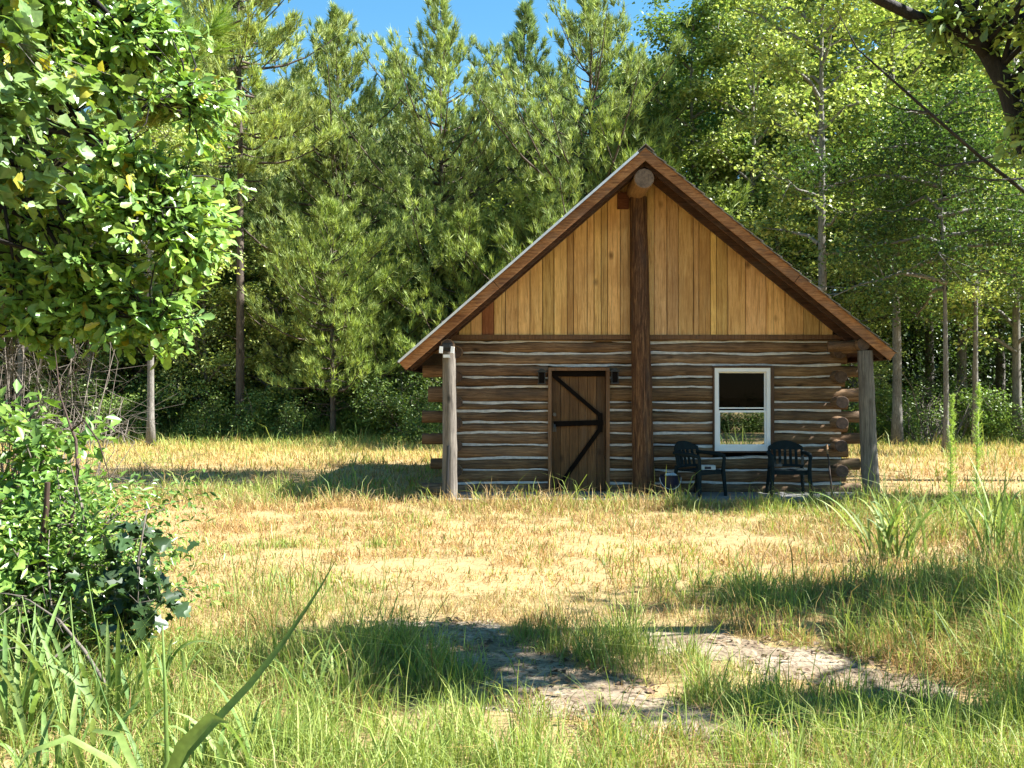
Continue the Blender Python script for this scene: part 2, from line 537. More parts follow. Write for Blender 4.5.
def height_map(x, y):
    h = (0.05 + 0.045 * vnoise(x, y, 1.1, 5)) * np.where((y > 7.5) & (y < 14), .72, 1)
    h = h + 0.03 * np.clip((6.9 - y) / 1.0, 0, 1) + 0.06 * np.clip((y - 17) / 8, 0, 1)
    h = h + 0.10 * blob(x, y, 0.66, 6.25, .45, .40) + 0.09 * np.clip((x - 1.0) / 1.0, 0, 1) * blob(x, y, 3.2, 7.6, 3.0, .9)
    h = h + 0.16 * blob(x, y, 3.5, 6.2, .9, 1.0) + 0.16 * blob(x, y, 5.6, 12.3, 1.9, 2.0) + 0.07 * blob(x, y, -2.0, 8.0, .6, .8)
    h = h + 0.08 * blob(x, y, -0.5, 5.9, .8, .6) + 0.05 * blob(x, y, 1.7, 14.3, 4.2, .45) + 0.10 * blob(x, y, -3.5, 15.8, 2.5, 1.2)
    h = h + 0.3 * np.clip((y - 33) / 2.5, 0, 1)
    return h

def blades(name, x, y, h, wd, tint, mat, lean=0.5, flat=0.0):
    n = len(x)
    r = rng
    az = r.random(n) * 2 * np.pi
    ln = np.abs(r.normal(0, lean, n)) * h + 0.1 * h
    fl = r.random(n) < flat
    ln = np.where(fl, h * r.uniform(.7, 1.5, n), ln)
    h = np.where(fl, h * r.uniform(.10, .4, n), h)
    dx, dy = np.cos(az) * ln, np.sin(az) * ln
    fa = r.random(n) * np.pi
    sx, sy = np.cos(fa) * wd / 2, np.sin(fa) * wd / 2
    z = gh(x, y) - 0.01
    P0 = np.stack([x, y, z], -1)
    S = np.stack([sx, sy, np.zeros(n)], -1)
    mid = P0 + np.stack([dx * .35, dy * .35, h * .62], -1)
    tip = P0 + np.stack([dx, dy, h * (1 - 0.25 * np.minimum(ln / h, 1.2) * ~fl)], -1)
    V = np.stack([P0 - S, P0 + S, mid + S * .8, mid - S * .8, tip], 1).reshape(-1, 3)
    b = (np.arange(n) * 5)[:, None]
    F4 = b + np.array([[0, 1, 2, 3]])
    F3 = b + np.array([[3, 2, 4]])
    return np_mesh(name, V, F3=F3, F4=F4, tint=np.repeat(tint, 5, 0), mat=mat)

def scatter(n, y0, y1, margin=3.2):
    u = rng.random(n)
    y = np.sqrt(y0 ** 2 + u * (y1 ** 2 - y0 ** 2))
    x = (rng.random(n) - 0.5) * 2 * (0.53 * y + margin)
    return x, y

SX, SY, SG, SH, SW = [], [], [], [], []
for n, y0, y1, wd in ((360000, 2.6, 8, .0045), (340000, 8, 16, .0085), (240000, 16, 37, .017)):
    x, y = scatter(n, y0, y1)
    pm = path_mask(x, y)
    bare = vnoise(x, y, 0.8, 11)
    tuft = vnoise(x + 17, y + 9, np.where(y < 9, .16, .34), 41)
    keep = rng.random(n) < np.clip(tuft * 2.1 - .18, .12, 1) * np.clip((pm - 0.56 - 1.3 * (vnoise(x, y, .2, 31) - .5)) * 1.5, 0.10, 1) * np.where(bare < 0.28, 0.55, 1)
    keep &= ~((x > -1.35) & (x < 5.65) & (y > 14.95) & (y < 22.2))
    x, y = x[keep], y[keep]
    SX.append(x); SY.append(y)
    SG.append(green_map(x, y)); SW.append(wd * rng.uniform(.6, 1.4, len(x)))
    SH.append(height_map(x, y) * (.55 + .95 * tuft[keep]) * rng.lognormal(0, .42, len(x)) * np.clip((path_mask(x, y) - .3) * .9, .3, 1))
x, y, gm, h, wd = map(np.concatenate, (SX, SY, SG, SH, SW))
isg = rng.random(len(x)) < gm
DRY = [(0.507, 0.370, 0.152), (0.462, 0.317, 0.118), (0.552, 0.417, 0.197), (0.313, 0.189, 0.073), (0.477, 0.357, 0.130), (0.373, 0.236, 0.102), (0.596, 0.472, 0.254), (0.223, 0.127, 0.050)]
GRN = [(0.204, 0.285, 0.054), (0.272, 0.350, 0.072), (0.136, 0.212, 0.045), (0.374, 0.405, 0.126), (0.306, 0.377, 0.081)]
d = ~isg
red = (vnoise(x, y, 2.2, 21) > .55)[d]
dt = palette(d.sum(), DRY)
dt[red] *= np.array([1.0, .92, .86])
yl = np.clip((y[d] - 20) / 8, 0, 1)[:, None]
dt = dt * (1 - yl * .55) + palette(d.sum(), [(.50, .42, .12), (.40, .36, .09)]) * yl * .55
tag(blades('dry_grass', x[d], y[d], h[d], wd[d], dt, M['straw'], .9, flat=.6), 'dry golden grass covering the open field', 'grass', kind='stuff')
gt = palette(isg.sum(), GRN)
tag(blades('green_grass', x[isg], y[isg], h[isg] * 1.35, wd[isg] * 1.15, gt, M['grass'], .7, flat=.15), 'green grass growing among the dry grass', 'grass', kind='stuff')

def litter():
    r = np.random.default_rng(71)
    n = 5200
    x = r.uniform(-1.6, 3.4, n); y = r.uniform(4.3, 7.6, n)
    pm_ = path_mask(x, y)
    k = (pm_ < 1.4) & (vnoise(x, y, .3, 77) > .38)
    x, y = x[k], y[k]; n = len(x)
    P = np.stack([x, y, gh(x, y) + .016 + r.random(n) * .012], -1)
    nr = unit(np.array([0, 0, 1.0]) + r.normal(0, .35, (n, 3)))
    dd = r.normal(0, 1, (n, 3)); dd -= nr * (dd * nr).sum(1, keepdims=True)
    ln = r.uniform(.015, .07, n); wd_ = ln * r.choice([.12, .5, .7], n)
    V, F, T = diamond_leaves(P, dd, nr, ln, wd_, palette(n, [(.16, .10, .06), (.09, .055, .035), (.30, .21, .12), (.42, .33, .2)], .2, r))
    tag(np_mesh('leaf_litter', V, F3=F, tint=T, mat=M['straw']), 'dead leaves and bits of stem lying on the sandy tracks', 'litter', kind='stuff')

# ---------------------------------------------------------------- log cabin
YW = 16.20                      # centre plane of the front log wall
XL, XR = -0.95, 5.28            # corners
YB = 21.8                       # rear wall
YF = 14.98                      # front edge of the roof
APX = (2.0, 5.355)
TL, TR = (-1.70, 2.115), (5.765, 2.265)
def roof_z(x):
    if x < APX[0]:
        return APX[1] + (x - APX[0]) * (APX[1] - TL[1]) / (APX[0] - TL[0])
    return APX[1] - (x - APX[0]) * (APX[1] - TR[1]) / (TR[0] - APX[0])
def wx(px): return (px - 512) / 1000 * 16.1
def wz(py): return CAMZ + (391 - py) / 1000 * 16.1

CO = (2.1, 16.2, 0)
cabin = empty('log_cabin', CO)
tag(cabin, 'rustic log cabin with plank gable, deep eave and white window in the clearing', 'cabin')
def part(mb, name, mat, parent=None, **k):
    return mb.build(name, mat, parent or cabin, CO, **k)

chz = [wz(p) for p in (341.6, 353.2, 364.8, 377.2, 387.0, 402.2, 410.4, 422.6, 432.8, 445.2, 458.2, 470.0, 483.0, 495.2)]
DX0, DX1, DZ = wx(548), wx(609.5), wz(367.5)
WX0, WX1, WZ0, WZ1 = wx(712.5), wx(771.5), wz(452.5), wz(366)
def log_tube(mb, a, b, r, ry, n=12, wob=.008, sq=0):
    a, b = Vector(a), Vector(b)
    Ln = (b - a).length
    m = max(2, int(Ln / .3))
    ph, ph2 = random.random() * 6, random.random() * 6
    pts, rad = [], []
    for i in range(m + 1):
        t = i / m
        p = a.lerp(b, t)
        p = p + Vector((0, 0, wob * math.sin(t * Ln * 1.7 + ph)))
        pts.append(p)
        rad.append(r * (1 + .07 * math.sin(t * Ln * 2.3 + ph2) + random.uniform(-.035, .035)))
    mb.tube(pts, rad, n, sy=ry / r, sq=sq)

fw, ch = MB(), MB()
for k in range(len(chz) + 1):
    top = chz[k - 1] if k > 0 else wz(335.5)
    bot = chz[k] if k < len(chz) else -0.12
    if k == 0: top = wz(339)
    zc, hh = (top + bot) / 2, (top - bot) / 2 - .004
    pl = random.uniform(.36, .52) if k % 2 == 1 else random.uniform(.12, .2)
    prr = random.uniform(.30, .40) if k % 2 == 1 else random.uniform(.08, .14)
    cuts = [(XL - pl, None)]
    segs = []
    x0 = XL - pl
    holes = []
    if bot < DZ - .02: holes.append((DX0, DX1))
    if top > WZ0 + .02 and bot < WZ1 - .02: holes.append((WX0, WX1))
    for (h0, h1) in holes:
        segs.append((x0, h0)); x0 = h1
    segs.append((x0, XR + prr))
    tn = random.uniform(.62, 1.3)
    for s0, s1 in segs:
        q = tn * random.uniform(.85, 1.15)
        fw.cur = (q, q * random.uniform(.94, 1.03), q * random.uniform(.88, 1.08))
        log_tube(fw, (s0, YW, zc), (s1, YW, zc), hh, .108, 16, sq=3.0)
for z in chz:
    holes = []
    if z < DZ - .03: holes.append((DX0, DX1))
    if WZ0 < z < WZ1: holes.append((WX0, WX1))
    x0, segs = XL - .02, []
    for (h0, h1) in holes:
        segs.append((x0, h0)); x0 = h1
    segs.append((x0, XR + .02))
    for s0, s1 in segs:
        m = max(3, int((s1 - s0) / .11))
        vs_, ph = [], random.random() * 9
        for i in range(m + 1):
            xx = s0 + (s1 - s0) * i / m
            c = z + .012 * math.sin(xx * 1.9 + ph) + .006 * math.sin(xx * 5.1 + ph * 3) + random.uniform(-.005, .005)
            hh = .0205 + .0055 * math.sin(xx * 3.3 + ph * 2) + random.uniform(-.004, .004)
            vs_ += [(xx, YW - .055, c - hh), (xx, YW - .092, c - hh * .8), (xx, YW - .092, c + hh * .8), (xx, YW - .055, c + hh), (xx, YW + .05, c + hh), (xx, YW + .05, c - hh)]
        fs_ = []
        for i in range(m):
            for q in range(6):
                fs_.append((i * 6 + q, (i + 1) * 6 + q, (i + 1) * 6 + (q + 1) % 6, i * 6 + (q + 1) % 6))
        fs_ += [tuple(range(6)), tuple(reversed(range(m * 6, m * 6 + 6)))]
        ch.add(vs_, fs_)
front = part(fw, 'front_log_wall', M['log'], smooth=True, auto=50)
part(ch, 'chinking', M['chink'], front)

def side_wall(xc, name):
    s_, c_, ends = MB(), MB(), []
    for k in range(0, 13):
        z = (chz[k]) if k < len(chz) else 0
        zc = z
        q = random.uniform(.7, 1.2)
        s_.cur = (q, q, q)
        y0 = YW - (random.uniform(.30, .42) if k % 2 == 1 else .02)
        r = .098 if k % 2 == 1 else .085
        log_tube(s_, (xc, y0, zc), (xc, YB + .35, zc), r, .105)
        if k % 2 == 1:
            e_ = MB()
            ends.append(e_)
            e_.tube([(xc, y0 + .002, zc), (xc, y0 - .006, zc)], [r * .985, r * .93], 12, sy=1.07)
        if k:
            zm = (chz[k - 1] + chz[k]) / 2
            c_.box(xc - .07, xc + .07, YW + .13, YB - .13, zm - .03, zm + .03)
    o = part(s_, name, M['log_side'], smooth=True, auto=50)
    for e_ in ends: part(e_, 'log_end', M['log_end'], o)
    part(c_, 'chinking', M['chink'], o)
side_wall(XL + .06, 'side_log_wall')
side_wall(XR - .06, 'side_log_wall')
rw = MB()
for k in range(14):
    z = (chz[k - 1] + chz[k]) / 2 if k else chz[0] + .09
    log_tube(rw, (XL - .3, YB, z), (XR + .3, YB, z), .098, .11)
part(rw, 'rear_log_wall', M['log'], smooth=True, auto=50)
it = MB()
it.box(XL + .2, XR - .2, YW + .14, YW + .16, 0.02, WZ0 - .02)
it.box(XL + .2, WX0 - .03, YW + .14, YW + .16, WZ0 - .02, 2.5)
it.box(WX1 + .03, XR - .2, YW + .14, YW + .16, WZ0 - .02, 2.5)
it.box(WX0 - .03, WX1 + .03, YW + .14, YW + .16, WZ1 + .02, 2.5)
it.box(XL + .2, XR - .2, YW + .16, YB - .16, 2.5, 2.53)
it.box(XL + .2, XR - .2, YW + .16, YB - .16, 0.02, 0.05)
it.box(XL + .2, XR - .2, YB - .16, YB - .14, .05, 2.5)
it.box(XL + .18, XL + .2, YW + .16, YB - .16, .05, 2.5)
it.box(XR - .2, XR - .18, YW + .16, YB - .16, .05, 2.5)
part(it, 'dark_room_box', M['interior'])  # black boxes added to keep the room dark behind the window

# gable
gb = MB()
zb = wz(335.2)
edges = [wx(p) for p in (446, 459, 471, 482, 494, 505.5, 518, 530, 542.5, 554, 567, 573.5, 587, 594, 601, 607.5, 620, 630, 640, 644.6, 654, 666.7, 678, 693, 698.5, 710, 716, 727, 745, 765.5, 784.5, 803, 821, 832, 846)]
for i, (a, b) in enumerate(zip(edges[:-1], edges[1:])):
    a2, b2 = a + .005, b - .005
    q = random.uniform(.70, 1.16)
    gb.cur = (q, q * random.uniform(.93, 1.04), q * random.uniform(.85, 1.08))
    if i == 3: gb.cur = (.42, .26, .28)
    if i in (10, 24): gb.cur = (.66, .6, .55)
    yo = random.choice((0, .006, .012))
    za, zb_ = roof_z(a2) - .085, roof_z(b2) - .085
    poly = [(a2, zb), (b2, zb)]
    if b2 > APX[0] > a2: poly += [(b2, zb_), (APX[0], APX[1] - .085), (a2, za)]
    else: poly += [(b2, zb_), (a2, za)]
    if za < zb + .03 or zb_ < zb + .03: continue
    gb.prism_xz(poly, 16.055 + yo, 16.10 + yo)
gable = part(gb, 'gable_wall', M['board'])
bk = MB()
bk.prism_xz([(XL - .1, zb - .02), (XR + .1, zb - .02), (XR + .1, roof_z(XR + .1) - .1), (2.0, APX[1] - .1), (XL - .1, roof_z(XL - .1) - .1)], 16.115, 16.16)
part(bk, 'gable_backing', M['rafter'], gable)
bk = MB()
bk.prism_xz([(XL - .1, zb - .02), (XR + .1, zb - .02), (XR + .1, roof_z(XR + .1) - .1), (2.0, APX[1] - .1), (XL - .1, roof_z(XL - .1) - .1)], YB - .1, YB)
part(bk, 'rear_gable_wall', M['board'])
tr = MB()
tr.cur = (.75, .72, .7)
tr.box(wx(446), wx(842), 16.035, 16.12, wz(339.6), wz(335.0))
part(tr, 'gable_trim', M['door_frame'], gable)

# roof
def slope_dir(T): 
    d_ = Vector((T[0] - APX[0], 0, T[1] - APX[1]))
    return d_, d_.normalized()
shg, sof, YR = MB(), MB(), YB + .6
for T, sg in ((TL, -1), (TR, 1)):
    d_, u = slope_dir(T)
    nrm = Vector((-u.z * sg, 0, u.x * sg)) if sg > 0 else Vector((u.z, 0, -u.x))
    if nrm.z < 0: nrm = -nrm
    Ln = d_.length
    A = Vector((APX[0], 0, APX[1]))
    # deck
    p0, p1 = A - nrm * .05, A + u * Ln - nrm * .05
    q0, q1 = A - nrm * .022, A + u * Ln - nrm * .022
    sof.prism_xz([(p0.x, p0.z), (p1.x, p1.z), (q1.x, q1.z), (q0.x, q0.z)], YF + .03, YR)
    nC = 26
    for k in range(nC):
        t0, t1 = Ln * k / nC, Ln * (k + 1) / nC + .025
        j = random.uniform(-.02, .02)
        a0 = A + u * t0 - nrm * .018
        a1 = A + u * t1 + nrm * random.uniform(.002, .012)
        b1 = a1 - nrm * .010
        b0 = a0 - nrm * .004
        shg.prism_xz([(a0.x, a0.z), (a1.x, a1.z), (b1.x, b1.z), (b0.x, b0.z)], YF - .035 + j, YR)
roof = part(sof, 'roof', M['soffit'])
part(shg, 'shingles', M['shingle'], roof)
cap = MB()
cap.prism_xz([(APX[0] - .13, roof_z(APX[0] - .13) + .014), (APX[0], APX[1] + .02), (APX[0] + .13, roof_z(APX[0] + .13) + .014), (APX[0] + .13, roof_z(APX[0] + .13) + .024), (APX[0], APX[1] + .032), (APX[0] - .13, roof_z(APX[0] - .13) + .024)], YF - .05, YR)
part(cap, 'ridge_cap', M['shingle'], roof)
for T, sg in ((TL, -1), (TR, 1)):
    d_, u = slope_dir(T)
    nrm = Vector((-u.z, 0, u.x))
    if nrm.z < 0: nrm = -nrm
    Ln = d_.length
    A = Vector((APX[0], 0, APX[1]))
    f = MB()
    # split in two boards like the real one
    for (t0, t1, q) in ((0, .62, 1.0), (.622, 1.0, 1.12)):
        a0, a1 = A + u * (Ln * t0), A + u * (Ln * t1)
        top0, top1 = a0 - nrm * .02, a1 - nrm * .02
        bt0, bt1 = a0 - nrm * .165, a1 - nrm * .165
        if t0 == 0:
            bt0 = Vector((APX[0], 0, APX[1] - .165 / nrm.z)); top0 = Vector((APX[0], 0, APX[1] - .02 / nrm.z))
            if sg < 0:   # mitre: left board laps past the apex
                pass
        f.cur = (q, q, q)
        f.prism_xz([(top0.x, top0.z), (top1.x, top1.z), (bt1.x, bt1.z), (bt0.x, bt0.z)], YF, YF + .028)
    part(f, 'fascia_board', M['fascia'], roof)
    if sg < 0:
        dr = MB()
        a0, a1 = A + u * .15, A + u * Ln
        dr.prism_xz([(a0.x + nrm.x * .007, a0.z + nrm.z * .007), (a1.x + nrm.x * .007, a1.z + nrm.z * .007), (a1.x - nrm.x * .020, a1.z - nrm.z * .020), (a0.x - nrm.x * .020, a0.z - nrm.z * .020)], YF - .058, YF - .052)
        dr.prism_xz([(a0.x + nrm.x * .014, a0.z + nrm.z * .014), (a1.x + nrm.x * .014, a1.z + nrm.z * .014), (a1.x + nrm.x * .0075, a1.z + nrm.z * .0075), (a0.x + nrm.x * .0075, a0.z + nrm.z * .0075)], YF - .058, YF + .03)
        part(dr, 'drip_edge', M['drip'], roof)
    for yy in (YF + .16, YF + .62):
        rf = MB()
        rf.cur = (1, 1, 1)
        a0 = Vector((APX[0], 0, APX[1] - .13 / nrm.z)) + u * .05
        a1 = A + u * (Ln - .06) - nrm * .13
        rf.obox((a0.x, yy, a0.z), (a1.x, yy, a1.z), .06, .15, up=nrm)
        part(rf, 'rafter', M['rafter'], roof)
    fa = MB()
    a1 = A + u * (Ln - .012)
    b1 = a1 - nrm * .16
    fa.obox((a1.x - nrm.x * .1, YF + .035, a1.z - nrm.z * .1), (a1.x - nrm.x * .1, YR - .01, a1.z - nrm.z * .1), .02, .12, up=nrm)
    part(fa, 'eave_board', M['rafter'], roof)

# ridge log and plates
rl = MB()
rl.cur = (1, 1, 1)
rz = 4.88
rl.tube([(1.99, YF + .05, rz), (1.99, 15.5, rz - .005), (1.98, 18, rz), (1.99, YR - .1, rz)], [.15, .155, .16, .15], 16)
ridge = part(rl, 'ridge_beam', M['ridge_log'], smooth=True, auto=50)
e = MB()
e.tube([(1.99, YF + .052, rz), (1.99, YF + .044, rz)], [.149, .142], 16)
part(e, 'log_end', M['ridge_end'], ridge)
bl = MB()
bl.cur = (.5, .36, .36)
bl.box(1.99 - .30, 1.99 - .12, 15.98, 16.05, 4.60, 4.86)
part(bl, 'support_block', M['fascia'], ridge)
for xc, zt in ((XL - .02, 2.36), (XR + .02, 2.38)):
    p_ = MB()
    p_.cur = (1.15, 1.1, 1.0)
    log_tube(p_, (xc, YF + .08, zt), (xc, YB + .4, zt), .10, .105)
    o = part(p_, 'plate_log', M['log_side'], smooth=True, auto=50)
    e = MB()
    e.tube([(xc, YF + .082, zt), (xc, YF + .075, zt)], [.096, .09], 12)
    part(e, 'log_end', M['log_end'], o)
br = MB()
br.cur = (.6, .52, .45)
log_tube(br, (XR - .45, YF + .32, 2.36), (XR + .22, YF + .22, 2.37), .085, .09)
part(br, 'tie_log', M['log'], smooth=True, auto=50)

# posts
def post(name, mat, pts, rad, n=12, rough=.03, tint=(1, 1, 1)):
    p_ = MB()
    p_.cur = tint
    P = []
    Rr = []
    for (a, b), (ra, rb) in zip(zip(pts[:-1], pts[1:]), zip(rad[:-1], rad[1:])):
        for i in range(6):
            t = i / 6
            P.append(Vector(a).lerp(Vector(b), t) + Vector((random.uniform(-.006, .006), 0, 0)))
            Rr.append(ra + (rb - ra) * t)
    P.append(Vector(pts[-1])); Rr.append(rad[-1])
    p_.tube(P, Rr, n, rough=rough)
    return part(p_, name, mat, smooth=True, auto=60)
post('corner_post', M['grey_post'], [(-.945, YF + .15, -.1), (-.94, YF + .15, 1.0), (-.955, YF + .15, 2.27)], [.118, .108, .100])
post('corner_post', M['grey_post'], [(5.44, YF + .15, -.1), (5.385, YF + .15, 1.1), (5.345, YF + .15, 2.29)], [.135, .122, .112])
post('centre_post', M['centre_post'], [(2.09, 15.86, .0), (2.06, 15.86, 1.5), (2.03, 15.86, 3.2), (2.01, 15.88, 4.76)], [.175, .165, .15, .135], 14, .03)

# slab
sl = MB()
sl.box(XL - .12, XR + .3, YF + .02, 16.35, -.2, .055)
sl.box(XL - .1, XR + .1, 16.35, YB + .1, -.2, .015)
part(sl, 'porch_slab', M['concrete'])

# door
df = MB()
df.box(DX0, DX0 + .055, 16.05, 16.30, .056, DZ)
df.box(DX1 - .055, DX1, 16.05, 16.30, .056, DZ)
df.box(DX0 + .055, DX1 - .055, 16.05, 16.30, DZ - .05, DZ)
part(df, 'door_frame', M['door_frame'])
dm = MB()
npl = 6
dx0, dx1 = DX0 + .06, DX1 - .06
for i in range(npl):
    a, b = dx0 + (dx1 - dx0) * i / npl, dx0 + (dx1 - dx0) * (i + 1) / npl
    q = random.uniform(.75, 1.2)
    dm.cur = (q, q * .97, q * .92)
    dm.box(a + .003, b - .003, 16.17 + random.choice((0, .004)), 16.215, .07, DZ - .055)
door = part(dm, 'door', M['door'])
bz = MB()
def dpt(px, py, y=16.150): return ((px - 512) / 1000 * 16.15, y, CAMZ + (391 - py) / 1000 * 16.15)
bz.obox(dpt(553.5, 424), dpt(603, 422.5), .034, .085)
bz.obox(dpt(554, 376), dpt(599, 414.5), .030, .062)
bz.obox(dpt(557, 489), dpt(600, 429), .030, .068)
bz.obox((dx0 + .01, 16.152, DZ - .10), (dx1 - .01, 16.152, DZ - .10), .032, .09)
bz.obox(dpt(600, 413), dpt(600, 432), .036, .08, up=(1, 0, 0))
part(bz, 'door_brace', M['brace'], door)
hd = MB()
hx, hz = dpt(554.5, 414.5)[0], dpt(554.5, 414.5)[2]
hd.tube([(hx, 16.165, hz), (hx, 16.09, hz)], [.03, .03], 10)
part(hd, 'door_lock', M['iron'], door)
hd = MB()
hd.box(hx - .03, hx + .03, 16.145, 16.168, hz - .28, hz - .14)
hd.tube([(hx, 16.10, hz - .26), (hx, 16.08, hz - .21), (hx, 16.10, hz - .16)], .012, 6)
part(hd, 'door_handle', M['iron'], door)

# lanterns
def lantern(px, py):
    l_ = MB()
    x_, z_ = wx(px), wz(py)
    l_.box(x_ - .05, x_ + .05, 16.06, 16.085, z_ - .06, z_ + .09)
    l_.obox((x_, 16.07, z_ + .06), (x_, 15.98, z_ + .10), .02, .02)
    l_.box(x_ - .075, x_ + .075, 15.91, 16.05, z_ + .075, z_ + .095)
    l_.prism_xz([(x_ - .06, z_ + .095), (x_ + .06, z_ + .095), (x_ + .02, z_ + .13), (x_ - .02, z_ + .13)], 15.93, 16.03)
    for sx in (-.055, .045):
        for yy in (15.92, 16.03):
            l_.box(x_ + sx, x_ + sx + .01, yy, yy + .01, z_ - .10, z_ + .075)
    l_.box(x_ - .065, x_ + .065, 15.915, 16.045, z_ - .12, z_ - .10)
    o = part(l_, 'wall_lantern', M['black'])
    g_ = MB()
    g_.box(x_ - .04, x_ + .04, 15.935, 16.025, z_ - .098, z_ + .07)
    part(g_, 'lantern_glass', M['brace'], o)
lantern(541.5, 377)
lantern(614, 376.5)

# security light under the left eave
sl_ = MB()
sx_, sz_ = -.98, 2.31
sl_.box(sx_ - .07, sx_ + .07, YF + .06, YF + .12, sz_ - .02, sz_ + .09)
sl_.box(sx_ - .05, sx_ + .05, YF - .02, YF + .06, sz_ + .02, sz_ + .07)
sec = part(sl_, 'security_light', M['black'])
for s in (-1, 1):
    q_ = MB()
    c_ = sx_ + s * .085
    q_.prism_xz([(c_ - .025, sz_ - .06), (c_ + .025, sz_ - .065), (c_ + .032, sz_ + .035), (c_ - .018, sz_ + .04)], YF - .04, YF + .04)
    part(q_, 'lamp_head', M['white_lamp'], sec)
q_ = MB()
q_.box(sx_ - .05, sx_ + .05, YF - .03, YF + .02, sz_ - .13, sz_ - .085)
part(q_, 'motion_sensor', M['white_lamp'], sec)

# window
fx0, fx1, fz0, fz1 = wx(714), wx(770), wz(451), wz(367.8)
cs = MB()
for (a, b, c, d_) in ((WX0, fx0, WZ0, WZ1), (fx1, WX1 + .03, WZ0, WZ1), (fx0, fx1, fz1, WZ1), (fx0, fx1, WZ0, fz0)):
    cs.box(a, b, 16.045, 16.32, c, d_)
win = MB()
t = .062
win.box(fx0 + .002, fx0 + t, 16.06, 16.20, fz0 + .002, fz1 - .002)
win.box(fx1 - t, fx1 - .002, 16.06, 16.20, fz0 + .002, fz1 - .002)
win.box(fx0 + t, fx1 - t, 16.06, 16.20, fz1 - t, fz1 - .002)
win.box(fx0 + t, fx1 - t, 16.06, 16.20, fz0 + .002, fz0 + t * 1.3)
window = part(win, 'window', M['vinyl'])
part(cs, 'window_casing', M['casing'], window)
zm = wz(411.5)
s1 = MB()
lx0, lx1, lz0 = fx0 + t + .002, fx1 - t - .002, fz0 + t * 1.3 + .002
s1.box(lx0, lx0 + .03, 16.085, 16.115, lz0, zm + .018)
s1.box(lx1 - .03, lx1, 16.085, 16.115, lz0, zm + .018)
s1.box(lx0 + .03, lx1 - .03, 16.085, 16.115, zm - .014, zm + .018)
s1.box(lx0 + .03, lx1 - .03, 16.085, 16.115, lz0, lz0 + .025)
part(s1, 'lower_sash', M['vinyl'], window)
s2 = MB()
s2.box(lx0, lx0 + .022, 16.13, 16.16, zm - .012, fz1 - t - .002)
s2.box(lx1 - .022, lx1, 16.13, 16.16, zm - .012, fz1 - t - .002)
s2.box(lx0 + .022, lx1 - .022, 16.13, 16.16, zm + .045, zm + .065)
s2.box(lx0 + .022, lx1 - .022, 16.13, 16.16, fz1 - t - .022, fz1 - t - .002)
part(s2, 'upper_sash', M['vinyl'], window)
g1 = MB(); g1.box(lx0 + .025, lx1 - .025, 16.098, 16.102, lz0 + .02, zm - .01); part(g1, 'lower_pane', M['glass_low'], window)
g2 = MB(); g2.box(lx0 + .02, lx1 - .02, 16.143, 16.147, zm + .06, fz1 - t - .02); part(g2, 'upper_pane', M['glass_up'], window)

# ---------------------------------------------------------------- things on the porch
def armchair(name, loc, rz, label):
    root = empty(name, loc, rz)
    tag(root, label, 'chair', 'garden chairs on the porch')
    seat = MB()
    seat.prism_xz([(-.25, .385), (.25, .385), (.26, .41), (0, .398), (-.26, .41)], -.24, .24)
    seat.box(-.25, .25, -.245, -.215, .34, .384)
    seat.build('seat', M['resin'], root, smooth=False)
    back = MB()
    # back: curved rails and slats, faces -Y
    def bp(u, z):
        return (u * .27 * (1 - .12 * max(0, z - .62)), .23 - .07 * u * u + (z - .40) * .24, z)
    for z0, z1 in ((.43, .47), (.70, .84)):
        K = 10
        vv, ff = [], []
        for i in range(K + 1):
            u = -1 + 2 * i / K
            top = z1 - (.09 * u * u if z1 > .8 else 0)
            for yy in (0, .022):
                for zz in (z0, top):
                    p_ = bp(u, zz); vv.append((p_[0], p_[1] + yy, p_[2]))
        for i in range(K):
            a = 4 * i
            ff += [(a, a + 4, a + 5, a + 1), (a + 2, a + 3, a + 7, a + 6), (a + 1, a + 5, a + 7, a + 3), (a, a + 2, a + 6, a + 4)]
        ff += [(0, 1, 3, 2), (4 * K, 4 * K + 2, 4 * K + 3, 4 * K + 1)]
        back.add(vv, ff)
    for u in (-.95, -.62, -.31, 0, .31, .62, .95):
        a, b = bp(u, .455), bp(u, .73)
        back.obox((a[0], a[1] + .011, a[2]), (b[0], b[1] + .011, b[2]), .042, .018, up=(0, 1, 0))
    back.build('backrest', M['resin'], root)
    for s in (-1, 1):
        arm = MB()
        arm.tube([(s * .26, .27, .66), (s * .29, .1, .655), (s * .30, -.12, .645), (s * .29, -.26, .62), (s * .285, -.275, .56)], [.028, .032, .034, .032, .026], 8, sy=1.0)
        arm.build('armrest', M['resin'], root, smooth=True, auto=60)
        leg = MB()
        leg.tube([(s * .285, -.272, .60), (s * .275, -.26, .38), (s * .30, -.29, 0)], [.024, .034, .026], 8)
        leg.build('leg', M['resin'], root, smooth=True, auto=60)
        leg = MB()
        leg.tube([(s * .25, .22, .46), (s * .265, .27, .2), (s * .285, .33, 0)], [.03, .03, .024], 8)
        leg.build('leg', M['resin'], root, smooth=True, auto=60)
    return root
armchair('garden_chair', (2.90, 15.56, .055), R(38), 'dark green plastic armchair angled to the right, beside the blue bucket')
armchair('garden_chair', (4.30, 15.58, .055), R(-6), 'dark green plastic armchair facing straight out at the right end of the porch')

